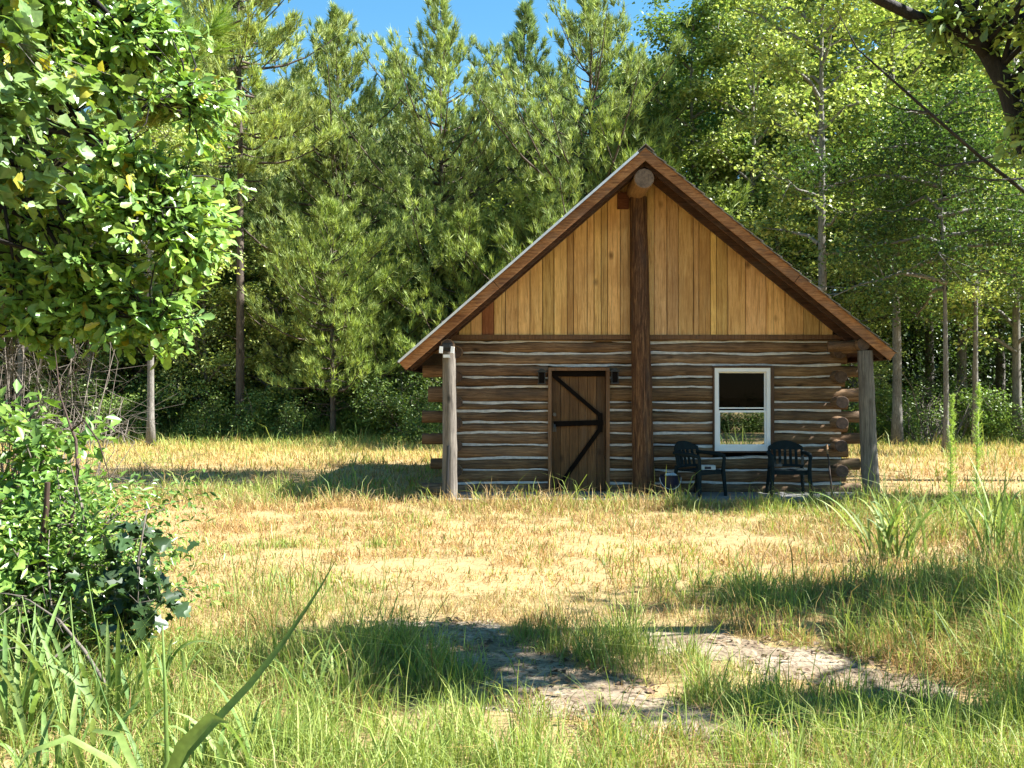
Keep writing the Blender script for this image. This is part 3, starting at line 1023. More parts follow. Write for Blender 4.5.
bk_ = empty('bucket', (2.44, 15.45, .055))
tag(bk_, 'dark blue plastic bucket with pale handle at the foot of the centre post', 'bucket')
b_ = MB()
b_.tube([(0, 0, 0), (0, 0, .02), (0, 0, .30), (0, 0, .325), (0, 0, .325), (0, 0, .05)], [.115, .125, .155, .165, .148, .11], 20)
b_.build('body', M['blue'], bk_, smooth=True, auto=50)
b_ = MB()
b_.tube([(-.165 * math.cos(a) , -.10 * math.sin(a) - .03, .29 - .17 * math.sin(a)) for a in np.linspace(0, math.pi, 12)], .006, 6)
b_.build('bail_handle', M['paper'], bk_)
b_ = MB()
for i in range(5):
    b_.tube([(-.07 + .04 * i, -.06, .31), (-.05 + .025 * i, -.02 + .01 * i, .35)], [.03, .02], 6)
b_.build('rag', M['paper'], bk_)

pb = empty('paper_box', (3.02, 15.52, .455))
tag(pb, 'small white and blue box lying on the angled chair seat', 'box')
b_ = MB(); b_.box(-.12, .12, -.09, .07, .01, .075); b_.build('carton', M['paper'], pb)
b_ = MB(); b_.box(-.05, .05, -.092, -.0905, .02, .06); b_.build('blue_panel', M['blue'], pb)

def stick(name, a, b, r0, r1, mat, label, cat, bend=.01, n=7):
    o = empty(name, a)
    tag(o, label, cat)
    m_ = MB()
    A, B = Vector((0, 0, 0)), Vector(b) - Vector(a)
    pts = [A.lerp(B, i / 7) + Vector((random.uniform(-bend, bend), random.uniform(-bend, bend), 0)) for i in range(8)]
    m_.tube(pts, [r0 + (r1 - r0) * i / 7 for i in range(8)], n)
    m_.build('shaft', mat, o, smooth=True, auto=60)
    return o
stick('iron_bar', (-.985, 14.985, -.02), (-.955, 15.01, .86), .026, .024, M['black'], 'dark bar leaning upright against the left grey corner post', 'bar', .002)
rk = stick('broom', (5.00, 15.62, .055), (5.03, 15.98, .80), .014, .014, M['darkwood'], 'dark pole leaning on the log wall beside the right corner', 'pole', .001)
t_ = MB(); t_.tube([(.024, .30, .62), (.031, .37, .765)], [.020, .018], 8); t_.build('pale_grip', M['handle_wood'], rk)

# ---------------------------------------------------------------- foliage generators
def diamond_leaves(P, Ddir, Nrm, ln, wd, tint, fold=.18):
    """one bent diamond per leaf"""
    n = len(P)
    Ddir = unit(Ddir)
    S = unit(np.cross(Ddir, Nrm))
    U = np.cross(S, Ddir)
    ln = ln[:, None]; wd = wd[:, None]
    a = P
    b = P + Ddir * ln * .45 + S * wd * .5 + U * wd * fold
    c = P + Ddir * ln - U * ln * .12
    d_ = P + Ddir * ln * .45 - S * wd * .5 + U * wd * fold
    V = np.stack([a, b, c, d_], 1).reshape(-1, 3)
    i = (np.arange(n) * 4)[:, None]
    F3 = np.concatenate([i + np.array([[0, 1, 2]]), i + np.array([[0, 2, 3]])])
    return V, F3, np.repeat(tint, 4, 0)

def needles(P, Ddir, per, ln, wd, tint, r, spread=.75):
    n = len(P)
    Pp = np.repeat(P, per, 0)
    Dd = np.repeat(unit(Ddir), per, 0)
    m = n * per
    dd = unit(Dd + r.normal(0, spread, (m, 3)) * .8)
    l = ln * r.uniform(.6, 1.15, m)[:, None]
    s = unit(np.cross(dd, r.normal(0, 1, (m, 3))))
    st = Pp - Dd * (r.random(m)[:, None] * ln * .55)
    wv = wd * r.uniform(.7, 1.3, m)[:, None]
    V = np.stack([st - s * wv / 2, st + s * wv / 2, st + dd * l + np.array([0, 0, -.02]) * l], 1).reshape(-1, 3)
    F3 = np.arange(m * 3).reshape(-1, 3)
    tt = np.repeat(tint, per, 0) * r.uniform(.8, 1.2, (m, 1))
    return V, F3, np.repeat(tt, 3, 0)

PINE_T = [(0.275, 0.348, 0.117), (0.341, 0.406, 0.133), (0.187, 0.255, 0.097), (0.418, 0.476, 0.153)]
PINE_D = [(0.209, 0.290, 0.112), (0.264, 0.342, 0.122), (0.132, 0.197, 0.087), (0.319, 0.394, 0.133)]
PINE_B = [(0.341, 0.406, 0.122), (0.418, 0.476, 0.138), (0.231, 0.302, 0.102), (0.484, 0.528, 0.163)]
def make_pine(seed, H, Rad, base, per=13, step=.42, nl=.24, nw=.022, tr=.16, pal=PINE_T, prof=.8, dead=True, fill=1.0):
    r = np.random.default_rng(seed)
    random.seed(seed)
    root = empty('pine_tree')
    tb = MB()
    nseg = 14
    sway = r.normal(0, .06, (nseg + 1, 2)).cumsum(0) * .35
    TP = [Vector((sway[i, 0] * (i / nseg), sway[i, 1] * (i / nseg), H * i / nseg)) for i in range(nseg + 1)]
    tb.tube(TP, [tr * (1 - .93 * (i / nseg)) + (.05 if i == 0 else 0) for i in range(nseg + 1)], 8, rough=.05)
    def trunk(z):
        f = min(max(z / H * nseg, 0), nseg - .001); i = int(f)
        return TP[i].lerp(TP[i + 1], f - i)
    P, D, C = [], [], []
    z = H * base
    if dead:
        for k in range(9):
            zz = r.uniform(.08, 1) * H * base + .6
            a = r.random() * 6.28
            l = r.uniform(.4, 1.3)
            p0 = trunk(zz)
            tb.tube([p0, p0 + Vector((math.cos(a) * l * .6, math.sin(a) * l * .6, r.uniform(-.1, .25))), p0 + Vector((math.cos(a) * l, math.sin(a) * l, r.uniform(-.1, .5)))], [.022, .014, .005], 4)
    while z < H * .985:
        f = (z - H * base) / (H * (1 - base))
        nb = int(r.integers(4, 7))
        a0 = r.random() * 6.28
        for b in range(nb):
            a = a0 + b * 6.28 / nb + r.normal(0, .3)
            rad = Rad * min(1.0, (1 - f) * 1.75) ** (1.0 + .4 * prof) * (.35 + .65 * min(1, f * 5 + .55)) * (1 + .35 * math.sin(z * 1.7 + a * 2 + seed)) * r.uniform(.35, 1.35) + .12
            up = (-.05 + .95 * f ** 1.3) + r.normal(0, .12)
            p0 = trunk(z + r.normal(0, .1))
            dirv = Vector((math.cos(a), math.sin(a), 0))
            K = 5
            pts = []
            for i in range(K + 1):
                t = i / K
                pts.append(p0 + dirv * (rad * t) + Vector((0, 0, rad * (up * t + .28 * t * t - .08 * math.sin(t * 3)))))
            tb.tube(pts, [(.012 + .012 * rad) * (1 - .85 * i / K) for i in range(K + 1)], 4, cap=False)
            nt_ = int((4 + rad * 8.5) * fill)
            side = Vector((-math.sin(a), math.cos(a), 0))
            shade = r.uniform(.8, 1.2)
            for q in range(nt_):
                t = .28 + .72 * math.sqrt(r.random()) if q else 1.0
                ff = t * K
                i = min(int(ff), K - 1)
                bp = pts[i].lerp(pts[i + 1], ff - i)
                off = side * (r.normal(0, .26) * rad * (1.05 - .8 * t)) + Vector((0, 0, abs(r.normal(0, .12)) + .02)) * rad ** .5
                pp = bp + off
                dd = dirv * .5 + side * (r.normal(0, .3)) + Vector((0, 0, 1.0 + .5 * f))
                P.append(pp); D.append(dd); C.append(shade)
        z += step * r.uniform(.75, 1.25) * (1.0 - .35 * f)
    P.append(TP[-1]); D.append(Vector((0, 0, 1))); C.append(1)
    P = np.array([tuple(p) for p in P]); D = np.array([tuple(p) for p in D])
    tint = palette(len(P), pal, .1, r) * np.array(C)[:, None]
    V, F, T = needles(P, D, per, nl, nw, tint, r, .48)
    tb.build('trunk', M['bark_pine'], root, smooth=True)
    np_mesh('crown', V, F3=F, tint=T, mat=M['needle'], parent=root)
    return root

DEC_Y = [(.31, .38, .105), (.40, .455, .13), (.18, .26, .075), (.48, .52, .18)]
DEC_G = [(.15, .24, .065), (.20, .30, .075), (.10, .175, .055), (.28, .355, .10)]
def make_broad(seed, H, Rad, base, nleaf, ls=.11, tr=.15, pal=DEC_Y, name='broadleaf_tree', bark='bark_grey', limbs=26, crown_bias=.5, droop=0.0, cl=.42, flat=.45):
    r = np.random.default_rng(seed)
    random.seed(seed)
    root = empty(name)
    tb = MB()
    nseg = 12
    sway = r.normal(0, .10, (nseg + 1, 2)).cumsum(0) * .4
    TP = [Vector((sway[i, 0] * i / nseg, sway[i, 1] * i / nseg, H * .97 * i / nseg)) for i in range(nseg + 1)]
    tb.tube(TP, [tr * (1 - .9 * (i / nseg) ** 1.1) + (.05 if i == 0 else 0) for i in range(nseg + 1)], 8, rough=.05)
    def trunk(z):
        f = min(max(z / (H * .97) * nseg, 0), nseg - .001); i = int(f)
        return TP[i].lerp(TP[i + 1], f - i)
    C = []
    for k in range(limbs):
        f = (k + r.random()) / limbs
        z = H * (base + (1 - base) * .95 * f)
        a = k * 2.4 + r.normal(0, .4)
        rad = Rad * (math.sin(math.pi * min(1, .18 + .82 * f * crown_bias + .3)) ** .7) * r.uniform(.6, 1.15) * (1 - .55 * max(0, f - .6))
        p0 = trunk(z)
        dv = Vector((math.cos(a), math.sin(a), 0))
        up = .55 + .3 * f - droop
        pts = []
        for i in range(6):
            t = i / 5
            pts.append(p0 + dv * (rad * t) + Vector((0, 0, rad * (up * t - (.22 + droop * .5) * t * t))) + Vector(r.normal(0, .06, 3)))
        br0 = .028 + .014 * rad
        tb.tube(pts, [br0 * (1 - .85 * i / 5) for i in range(6)], 5, cap=False)
        for q in range(int(3 + rad * 2.6)):
            t = r.uniform(.35, 1)
            i = min(int(t * 5), 4)
            bp = pts[i].lerp(pts[i + 1], t * 5 - i)
            tw = Vector(r.normal(0, .42, 3)) * (.4 + rad * .22) + Vector((0, 0, .12 - droop * .6))
            e_ = bp + tw
            tb.tube([bp, bp.lerp(e_, .5) + Vector(r.normal(0, .05, 3)), e_], [.013, .009, .004], 3, cap=False)
            C.append((e_, r.uniform(.75, 1.2)))
            if r.random() < .6: C.append((bp.lerp(e_, .5), r.uniform(.75, 1.2)))
    C = [c for c in C if r.random() < .62]
    cc = np.array([tuple(c[0]) for c in C]); cs_ = np.array([c[1] for c in C])
    i = r.integers(0, len(cc), nleaf)
    sz = r.uniform(.6, 1.2, len(cc))[i][:, None] * cl
    off = r.normal(0, 1, (nleaf, 3)) * np.array([1, 1, flat]) * sz
    P = cc[i] + off
    nr = unit(np.array([0.25, -.1, 1.0]) + r.normal(0, .55, (nleaf, 3)))
    dd = r.normal(0, 1, (nleaf, 3)) + off * 1.2 + np.array([0, 0, -.3])
    dd = dd - nr * (dd * nr).sum(1, keepdims=True)
    ln = ls * r.uniform(.6, 1.25, nleaf)
    tint = palette(nleaf, pal, .12, r) * cs_[i][:, None]
    V, F, T = diamond_leaves(P, dd, nr, ln, ln * .75, tint)
    tb.build('trunk', M[bark], root, smooth=True)
    np_mesh('crown', V, F3=F, tint=T, mat=M['leaf'], parent=root)
    return root

def make_shrub(seed, H, Rad, nleaf, ls=.09, pal=DEC_G, name='shrub', mat='leaf', narrow=.55, nst=12):
    r = np.random.default_rng(seed)
    random.seed(seed)
    root = empty(name)
    tb = MB()
    C = []
    for k in range(nst):
        a = r.random() * 6.28
        l = Rad * math.sqrt(r.random())
        hgt = H * r.uniform(.45, 1.0) * (1 - .35 * (l / Rad) ** 2)
        pts = [Vector((0, 0, 0)) + Vector(r.normal(0, .05, 3)) * Vector((1, 1, 0)).length * .5]
        pts[0].z = 0
        for i in range(1, 5):
            t = i / 4
            pts.append(Vector((math.cos(a) * l * t ** .8, math.sin(a) * l * t ** .8, hgt * t)) + Vector(r.normal(0, .05 * H, 3)))
        tb.tube(pts, [.016 * H ** .5 * (1 - .8 * i / 4) for i in range(5)], 4, cap=False)
        for q in range(7):
            t = r.uniform(.25, 1)
            i = min(int(t * 4), 3)
            bp = pts[i].lerp(pts[i + 1], t * 4 - i)
            e_ = bp + Vector(r.normal(0, .16 * Rad + .05, 3))
            e_.z = max(e_.z, .05)
            tb.tube([bp, e_], [.007, .003], 3, cap=False)
            C.append(e_)
    cc = np.array([tuple(c) for c in C])
    i = r.integers(0, len(cc), nleaf)
    off = np.clip(r.normal(0, 1, (nleaf, 3)), -1.7, 1.7) * np.array([1, 1, .7]) * (.06 + .10 * Rad)
    P = cc[i] + off
    P[:, 2] = np.abs(P[:, 2]) + .02
    nr = unit(np.array([0.2, -.15, 1.0]) + r.normal(0, .6, (nleaf, 3)))
    dd = r.normal(0, 1, (nleaf, 3)) + off * 3
    dd = dd - nr * (dd * nr).sum(1, keepdims=True)
    ln = ls * r.uniform(.6, 1.3, nleaf)
    tint = palette(nleaf, pal, .14, r) * r.uniform(.75, 1.25, len(cc))[i][:, None]
    V, F, T = diamond_leaves(P, dd, nr, ln, ln * narrow, tint)
    tb.build('stems', M['twig'], root, smooth=True)
    np_mesh('foliage', V, F3=F, tint=T, mat=M[mat], parent=root)
    return root

litter()
# ---------------------------------------------------------------- forest
PH = 16.0
pines = [make_pine(101, PH, 3.3, .10, prof=.55, fill=.95, per=22, nw=.03, nl=.32), make_pine(102, PH, 2.9, .14, prof=.48, fill=.9, per=22, nw=.03, nl=.32, pal=PINE_D),
         make_pine(103, PH, 3.6, .08, prof=.65, fill=.95, per=22, nw=.03, nl=.32, pal=PINE_B), make_pine(104, PH, 2.7, .22, prof=.4, fill=.75, per=22, nw=.03, nl=.34, pal=PINE_D),
         make_pine(105, PH, 3.4, .12, prof=.5, fill=.85, per=22, nw=.03, nl=.32)]
young = make_broad(231, 8, 2.3, .12, 15000, ls=.12, tr=.08, cl=.34)
tallp = make_pine(111, 20.0, 2.3, .45, tr=.17, per=22, nw=.03, nl=.32, fill=1.5, pal=PINE_B)
smallp = make_pine(121, 8.0, 2.2, .22, per=16, step=.34, nl=.30, nw=.028, fill=1.2, tr=.11, pal=[(.27, .34, .085), (.34, .40, .10), (.20, .27, .07)], prof=.5)
broads = [make_broad(201, 15, 3.0, .16, 23000, ls=.15, cl=.33), make_broad(202, 15, 2.8, .36, 11500, tr=.17, ls=.15, cl=.34),
          make_broad(203, 15, 3.2, .20, 25000, pal=DEC_G + [(.2, .26, .055)], ls=.15, cl=.34)]
slim = make_broad(211, 11, 1.9, .42, 12000, tr=.11, pal=DEC_Y)
droopy = make_broad(221, 9, 3.2, .46, 26000, pal=[(.07, .13, .035), (.10, .17, .04), (.05, .095, .03)], droop=.35, ls=.10, tr=.075)  # leaf palette darkened so the crown reads as shaded
protos = {'p0': pines[0], 'p1': pines[1], 'p2': pines[2], 'p3': pines[3], 'p4': pines[4], 'young': young, 'tall': tallp, 'small': smallp, 'b0': broads[0], 'b1': broads[1], 'b2': broads[2], 'slim': slim, 'droopy': droopy}
ph = {'p0': 16, 'p1': 16, 'p2': 16, 'p3': 16, 'p4': 16, 'young': 8, 'tall': 20, 'small': 8, 'b0': 15, 'b1': 15, 'b2': 15, 'slim': 11, 'droopy': 9}
kids = {k: children(o) for k, o in protos.items()}
used = set()
def place(kind, px, Y_, top, label, cat='tree', group=None, rz=None, wide=1.0, world_x=None):
    o = protos[kind]
    if kind in used:
        o = copy_tree(o, kids[kind])
    used.add(kind)
    Hh = CAMZ + (391 - top) / 1000 * Y_
    s = Hh / ph[kind]
    x_ = (px - 512) / 1000 * Y_ if world_x is None else world_x
    o.location = (x_, Y_, -0.03)
    o.scale = (s * wide, s * wide, s)
    o.rotation_euler = (0, 0, random.uniform(0, 6.28) if rz is None else rz)
    for k in ('label', 'category', 'group'):
        if k in o: del o[k]
    tag(o, label, cat, group)
    return o
random.seed(44)
GP = 'pines along the forest edge'
GB = 'broadleaf trees along the forest edge'
place('p0', 337, 38, 8, 'tall dense pine whose top breaks the sky left of the blue gap', group=GP)
place('p1', 396, 42, 52, 'shorter pine top between the two tallest pines left of the roof', group=GP)
place('p4', 441, 38.5, -4, 'tallest slender-topped pine in the middle of the sky gap', group=GP, wide=1.0)
place('p3', 484, 44, 74, 'dark pine just right of the slender-topped pine', group=GP)
place('p1', 527, 41, 2, 'dark blue-green pine with its tip at the sky above the left roof slope', group=GP)
place('p4', 590, 37.5, -28, 'broad bright pine standing behind the roof ridge', group=GP)
place('p2', 303, 43, 70, 'pine low in the row beside the tall dark trunk', group=GP)
place('p3', 556, 47, 78, 'pine tip low between the dark pine and the one behind the ridge', group=GP)
place('p2', 632, 45, 48, 'pine partly hidden behind the broadleaf tree right of the ridge', group=GP)
place('p3', 372, 47, 88, 'pine at the back of the gap seen right of the tall dense pine', group=GP)
place('tall', 240, 34.5, -150, 'tall pine with a dark bare trunk left of the small bushy pine', group=GP)
place('small', 333, 33.6, 205, 'small bushy yellow-green pine with pale bare lower trunk', 'tree')
GY = 'young broadleaf trees in front of the pines'
place('young', 282, 36.5, 232, 'young leafy tree behind the gap between dark pine trunk and small bushy pine', group=GY)
place('young', 425, 36.8, 232, 'young leafy tree above the lower part of the left roof slope', group=GY)
place('young', 205, 36.0, 225, 'young leafy tree left of the tall dark pine trunk', group=GY)
place('young', 505, 37.5, 196, 'young leafy tree over the middle of the left roof slope', group=GY)
place('young', 700, 38.0, 150, 'young leafy tree close right of the roof ridge', group=GY)
place('young', 775, 35.5, 205, 'young leafy tree left of the tall grey trunk above the right roof slope', group=GY)
place('young', 852, 35.0, 250, 'young leafy tree above the lower end of the right roof slope', group=GY)
place('small', 388, 35.5, 262, 'small yellowish pine low beside the left roof slope, right of the small bushy pine', 'tree')
place('small', 462, 35.8, 212, 'young bright pine standing just above the middle of the left roof slope', 'tree')
place('small', 548, 36.2, 176, 'young bright pine close behind the upper left roof slope', 'tree')
place('small', 632, 36.5, 120, 'young bright pine showing just over the ridge of the roof', 'tree')
place('slim', 151, 30.5, 60, 'slim tree with straight pale brown trunk at the left field edge', group=GB)
place('b2', 690, 39, -10, 'leafy green tree filling the space right of the roof ridge', group=GB)
place('b0', 752, 37, -20, 'yellow-green tree above the middle of the right roof slope', group=GB)
place('b1', 822, 29.5, -80, 'tall tree with straight grey trunk rising above the right roof slope', group=GB)
place('b1', 897, 31.5, -20, 'tree with grey trunk standing just right of the cabin eave', group=GB)
place('b0', 1017, 33, -40, 'tree with grey trunk at the right frame edge', group=GB)
place('b2', 962, 37, -60, 'dense green tree between the two right-hand grey trunks', group=GB)
place('droopy', 946, 26.5, 95, 'dark green drooping tree, shade put into its leaf colour, hanging over the right side of the clearing', 'tree')
place('slim', 975, 29.8, 120, 'thin dark stemmed young tree right of the drooping tree', group=GB)
deepP = 'pine deep in the wood, only scraps of its needles showing between nearer trees'
deepB = 'broadleaf tree deep in the wood, only scraps of leaves showing between nearer trees'
for px, Y_, k, top in ((60, 40, 'p2', -20), (125, 42, 'p0', -10), (185, 40, 'p1', 0), (-30, 38, 'p0', -40), (258, 48, 'p2', 80), (420, 50, 'p0', 112), (510, 51, 'p2', 108), (600, 50, 'p3', 62), (215, 45, 'p0', 40), (345, 52, 'p1', 110), (462, 52, 'p4', 104), (570, 53, 'p0', 100), (320, 50, 'p4', 100), (400, 49, 'p1', 115)):
    place(k, px, Y_, top, deepP, group='pines deep in the wood')
for px, Y_, k, top in ((660, 46, 'b0', 55), (730, 46, 'b2', -30), (790, 44, 'b2', -50), (855, 42, 'b0', -50), (930, 44, 'b2', -60), (1000, 42, 'b2', -60), (1070, 38, 'b0', -40), (90, 36, 'b2', 120), (20, 35, 'b0', 80), (210, 38, 'b2', 150)):
    place(k, px, Y_, top, deepB, group='broadleaf trees deep in the wood')

for x_, y_, k, hg in ((20.5, 31, 'b2', 7), (21.5, 35, 'b2', 7.5), (22.5, 39.5, 'b2', 8), (25, 33, 'b0', 8), (26, 37, 'b2', 8), (24, 43, 'b0', 8)):  # unseen low trees, added to throw shade on the forest floor
    o = place(k, 0, y_, 391 - (hg - CAMZ) / y_ * 1000, 'unseen tree added beyond the right frame edge to shade the forest floor', group='trees beyond the right frame edge', world_x=x_)
# deep wood behind (one mass)
def leaf_mass(name, n, x0, x1, y0, y1, ztop, ls, pal, label, zpow=1.0, seed=5, lo=.05, nz=1.0):
    r = np.random.default_rng(seed)
    x = r.uniform(x0, x1, n); y = r.uniform(y0, y1, n)
    zt = ztop(x, y)
    z = zt * r.random(n) ** zpow
    # clumping
    cl = vnoise(x * 1.0 + 50, z + y * .3 + 50, .9, seed)
    k = r.random(n) < np.clip((cl - .25) * 2.2, lo, 1)
    P = np.stack([x, y, z], -1)[k]
    m = len(P)
    nr = unit(np.array([.2, -.2, 1.0]) * nz + r.normal(0, .6, (m, 3)))
    dd = r.normal(0, 1, (m, 3))
    dd = dd - nr * (dd * nr).sum(1, keepdims=True)
    ln = ls * r.uniform(.6, 1.4, m)
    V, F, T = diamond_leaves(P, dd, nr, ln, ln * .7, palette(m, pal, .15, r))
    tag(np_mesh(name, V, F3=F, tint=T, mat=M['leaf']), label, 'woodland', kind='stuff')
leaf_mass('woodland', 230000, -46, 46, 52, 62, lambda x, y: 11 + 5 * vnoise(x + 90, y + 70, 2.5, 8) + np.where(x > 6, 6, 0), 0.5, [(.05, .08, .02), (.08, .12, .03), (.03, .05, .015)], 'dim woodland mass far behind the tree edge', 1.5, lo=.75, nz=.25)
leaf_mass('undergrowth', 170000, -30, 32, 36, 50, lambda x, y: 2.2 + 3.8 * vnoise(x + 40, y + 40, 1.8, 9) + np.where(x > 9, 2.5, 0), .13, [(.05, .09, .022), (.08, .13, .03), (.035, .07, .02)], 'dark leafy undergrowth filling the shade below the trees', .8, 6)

shA = make_shrub(301, 2.4, 1.3, 5200, .11)
shB = make_shrub(302, 1.6, 1.2, 4200, .10, pal=DEC_G + [(.16, .2, .05)])
shC = make_shrub(303, 3.6, 1.6, 7000, .11, pal=[(.11, .17, .035), (.16, .21, .05), (.07, .12, .03)])
sp = {'A': shA, 'B': shB, 'C': shC}
skids = {k: children(o) for k, o in sp.items()}
sused = set()
for k, px, Y_, s, lab in (
        ('C', 408, 33.5, 1.0, 'tall leafy shrub close beside the left eave tip'),
        ('A', 262, 34.5, 1.0, 'dark shrub at the foot of the tall dark pine trunk'),
        ('B', 215, 33.8, 1.0, 'low shrub left of the tall dark pine trunk'),
        ('C', 190, 36.0, 1.1, 'high shady shrub between the slim pale trunk and the dark pine trunk'),
        ('B', 298, 33.9, .9, 'low shrub just left of the small bushy pine'),
        ('A', 370, 35.2, 1.1, 'shady shrub just right of the small bushy pine'),
        ('A', 118, 34.0, .9, 'shrub left of the slim pale trunk'),
        ('B', 426, 31.0, .85, 'low bright shrub showing through the log ends at the left corner'),
        ('A', 876, 33.0, 1.0, 'shady shrub between the right post and the grey trunk'),
        ('C', 940, 36.0, .9, 'tall dim shrub behind the two feathery weeds'),
        ('B', 918, 33.2, 1.0, 'low shrub right of the grey trunk beyond the eave'),
        ('A', 990, 34.2, 1.0, 'shrub left of the grey trunk at the right edge'),
        ('B', 1040, 32.0, 1.0, 'shrub at the right edge of the field'),
        ('C', 70, 34.5, 1.0, 'tall shrub behind the tangled brush at far left')):
    o = sp[k]
    if k in sused: o = copy_tree(o, skids[k])
    sused.add(k)
    o.location = ((px - 512) / 1000 * Y_, Y_, -.02)
    o.scale = (s, s, s)
    o.rotation_euler = (0, 0, random.uniform(0, 6.28))
    tag(o, lab, 'shrub', 'shrubs along the forest edge')

# dead brush at the left field edge
def brush(name, loc, H, Rad, n, label, mat='twig', seed=1, r0=.012, cat='brush'):
    r = np.random.default_rng(seed)
    o = empty(name, loc)
    tag(o, label, cat)
    b = MB()
    for k in range(n):
        a = r.random() * 6.28
        l = Rad * r.uniform(.3, 1)
        st = Vector((r.normal(0, .25 * Rad), r.normal(0, .25 * Rad), 0))
        hgt = H * r.uniform(.3, 1)
        p1 = st + Vector((math.cos(a) * l * .5, math.sin(a) * l * .5, hgt * .75)) + Vector(r.normal(0, .08 * H, 3))
        p2 = st + Vector((math.cos(a) * l, math.sin(a) * l, hgt * r.uniform(.6, 1.1)))
        p1.z = max(p1.z, .03); p2.z = max(p2.z, .03)
        b.tube([st, st.lerp(p1, .5) + Vector(r.normal(0, .04, 3)), p1, p2], [r0, r0 * .8, r0 * .55, r0 * .25], 4, cap=False)
        for q in range(2):
            s_ = p1.lerp(p2, r.random())
            b.tube([s_, s_ + Vector(r.normal(0, .3 * H * .5, 3))], [r0 * .4, r0 * .15], 3, cap=False)
    b.build('twigs', M[mat], o, smooth=True)
    return o
brush('dead_brush', (-12.6, 30.2, 0), 1.4, 1.7, 30, 'tangle of dead grey twigs at the field edge left of the slim pale trunk', seed=3, r0=.02)
brush('dead_brush', (13.6, 32.5, 0), 2.2, 2.0, 45, 'pale dead branches tangled under the trees right of the cabin', seed=4, r0=.02)

# ---------------------------------------------------------------- near left tree with big leaves
OAK_OUT = [(0, 0), (.03, .10), (.08, .24), (.11, .40), (.19, .52), (.18, .64), (.23, .80), (.13, .93), (0, 1.0)]
HEART = [(0, 0), (.22, -.10), (.42, .06), (.47, .30), (.36, .42), (.40, .58), (.22, .74), (.10, .90), (0, 1.0)]
LOBED = [(0, 0), (.20, -.04), (.36, -.08), (.30, .10), (.56, .30), (.27, .38), (.22, .48), (.26, .66), (0, 1.0)]
def shaped_leaves(P, Ddir, Nrm, ln, tint, outline, r, curl=.25):
    n = len(P)
    D_ = unit(Ddir)
    S = unit(np.cross(D_, Nrm)); U = np.cross(S, D_)
    k = len(outline)
    u = np.array([o[0] for o in outline]); v = np.array([o[1] for o in outline])
    fold = r.uniform(.05, .45, n)[:, None]
    cu = r.normal(0, curl, n)[:, None] - .12
    Vs = []
    for side in (1, -1):
        for j in range(k):
            if side == -1 and j in (0, k - 1): continue
            p = P + D_ * ln[:, None] * v[j] + S * ln[:, None] * u[j] * side + U * ln[:, None] * (abs(u[j]) * fold + cu * v[j] ** 2)
            Vs.append(p)
    for j in range(1, 4):            # midrib points
        vv = j / 4
        Vs.append(P + D_ * ln[:, None] * vv + U * ln[:, None] * cu * vv ** 2)
    m = len(Vs)
    V = np.stack(Vs, 1).reshape(-1, 3)
    b = (np.arange(n) * m)[:, None]
    right = list(range(k))
    left = [0] + list(range(k, k + k - 2)) + [k - 1]
    mr = [2 * k - 2, 2 * k - 1, 2 * k]
    fr = right + mr[::-1]
    fl = list(reversed(left)) + mr
    F = np.concatenate([b + np.array([fr]), b + np.array([fl])])
    return V, F, np.repeat(tint, m, 0)

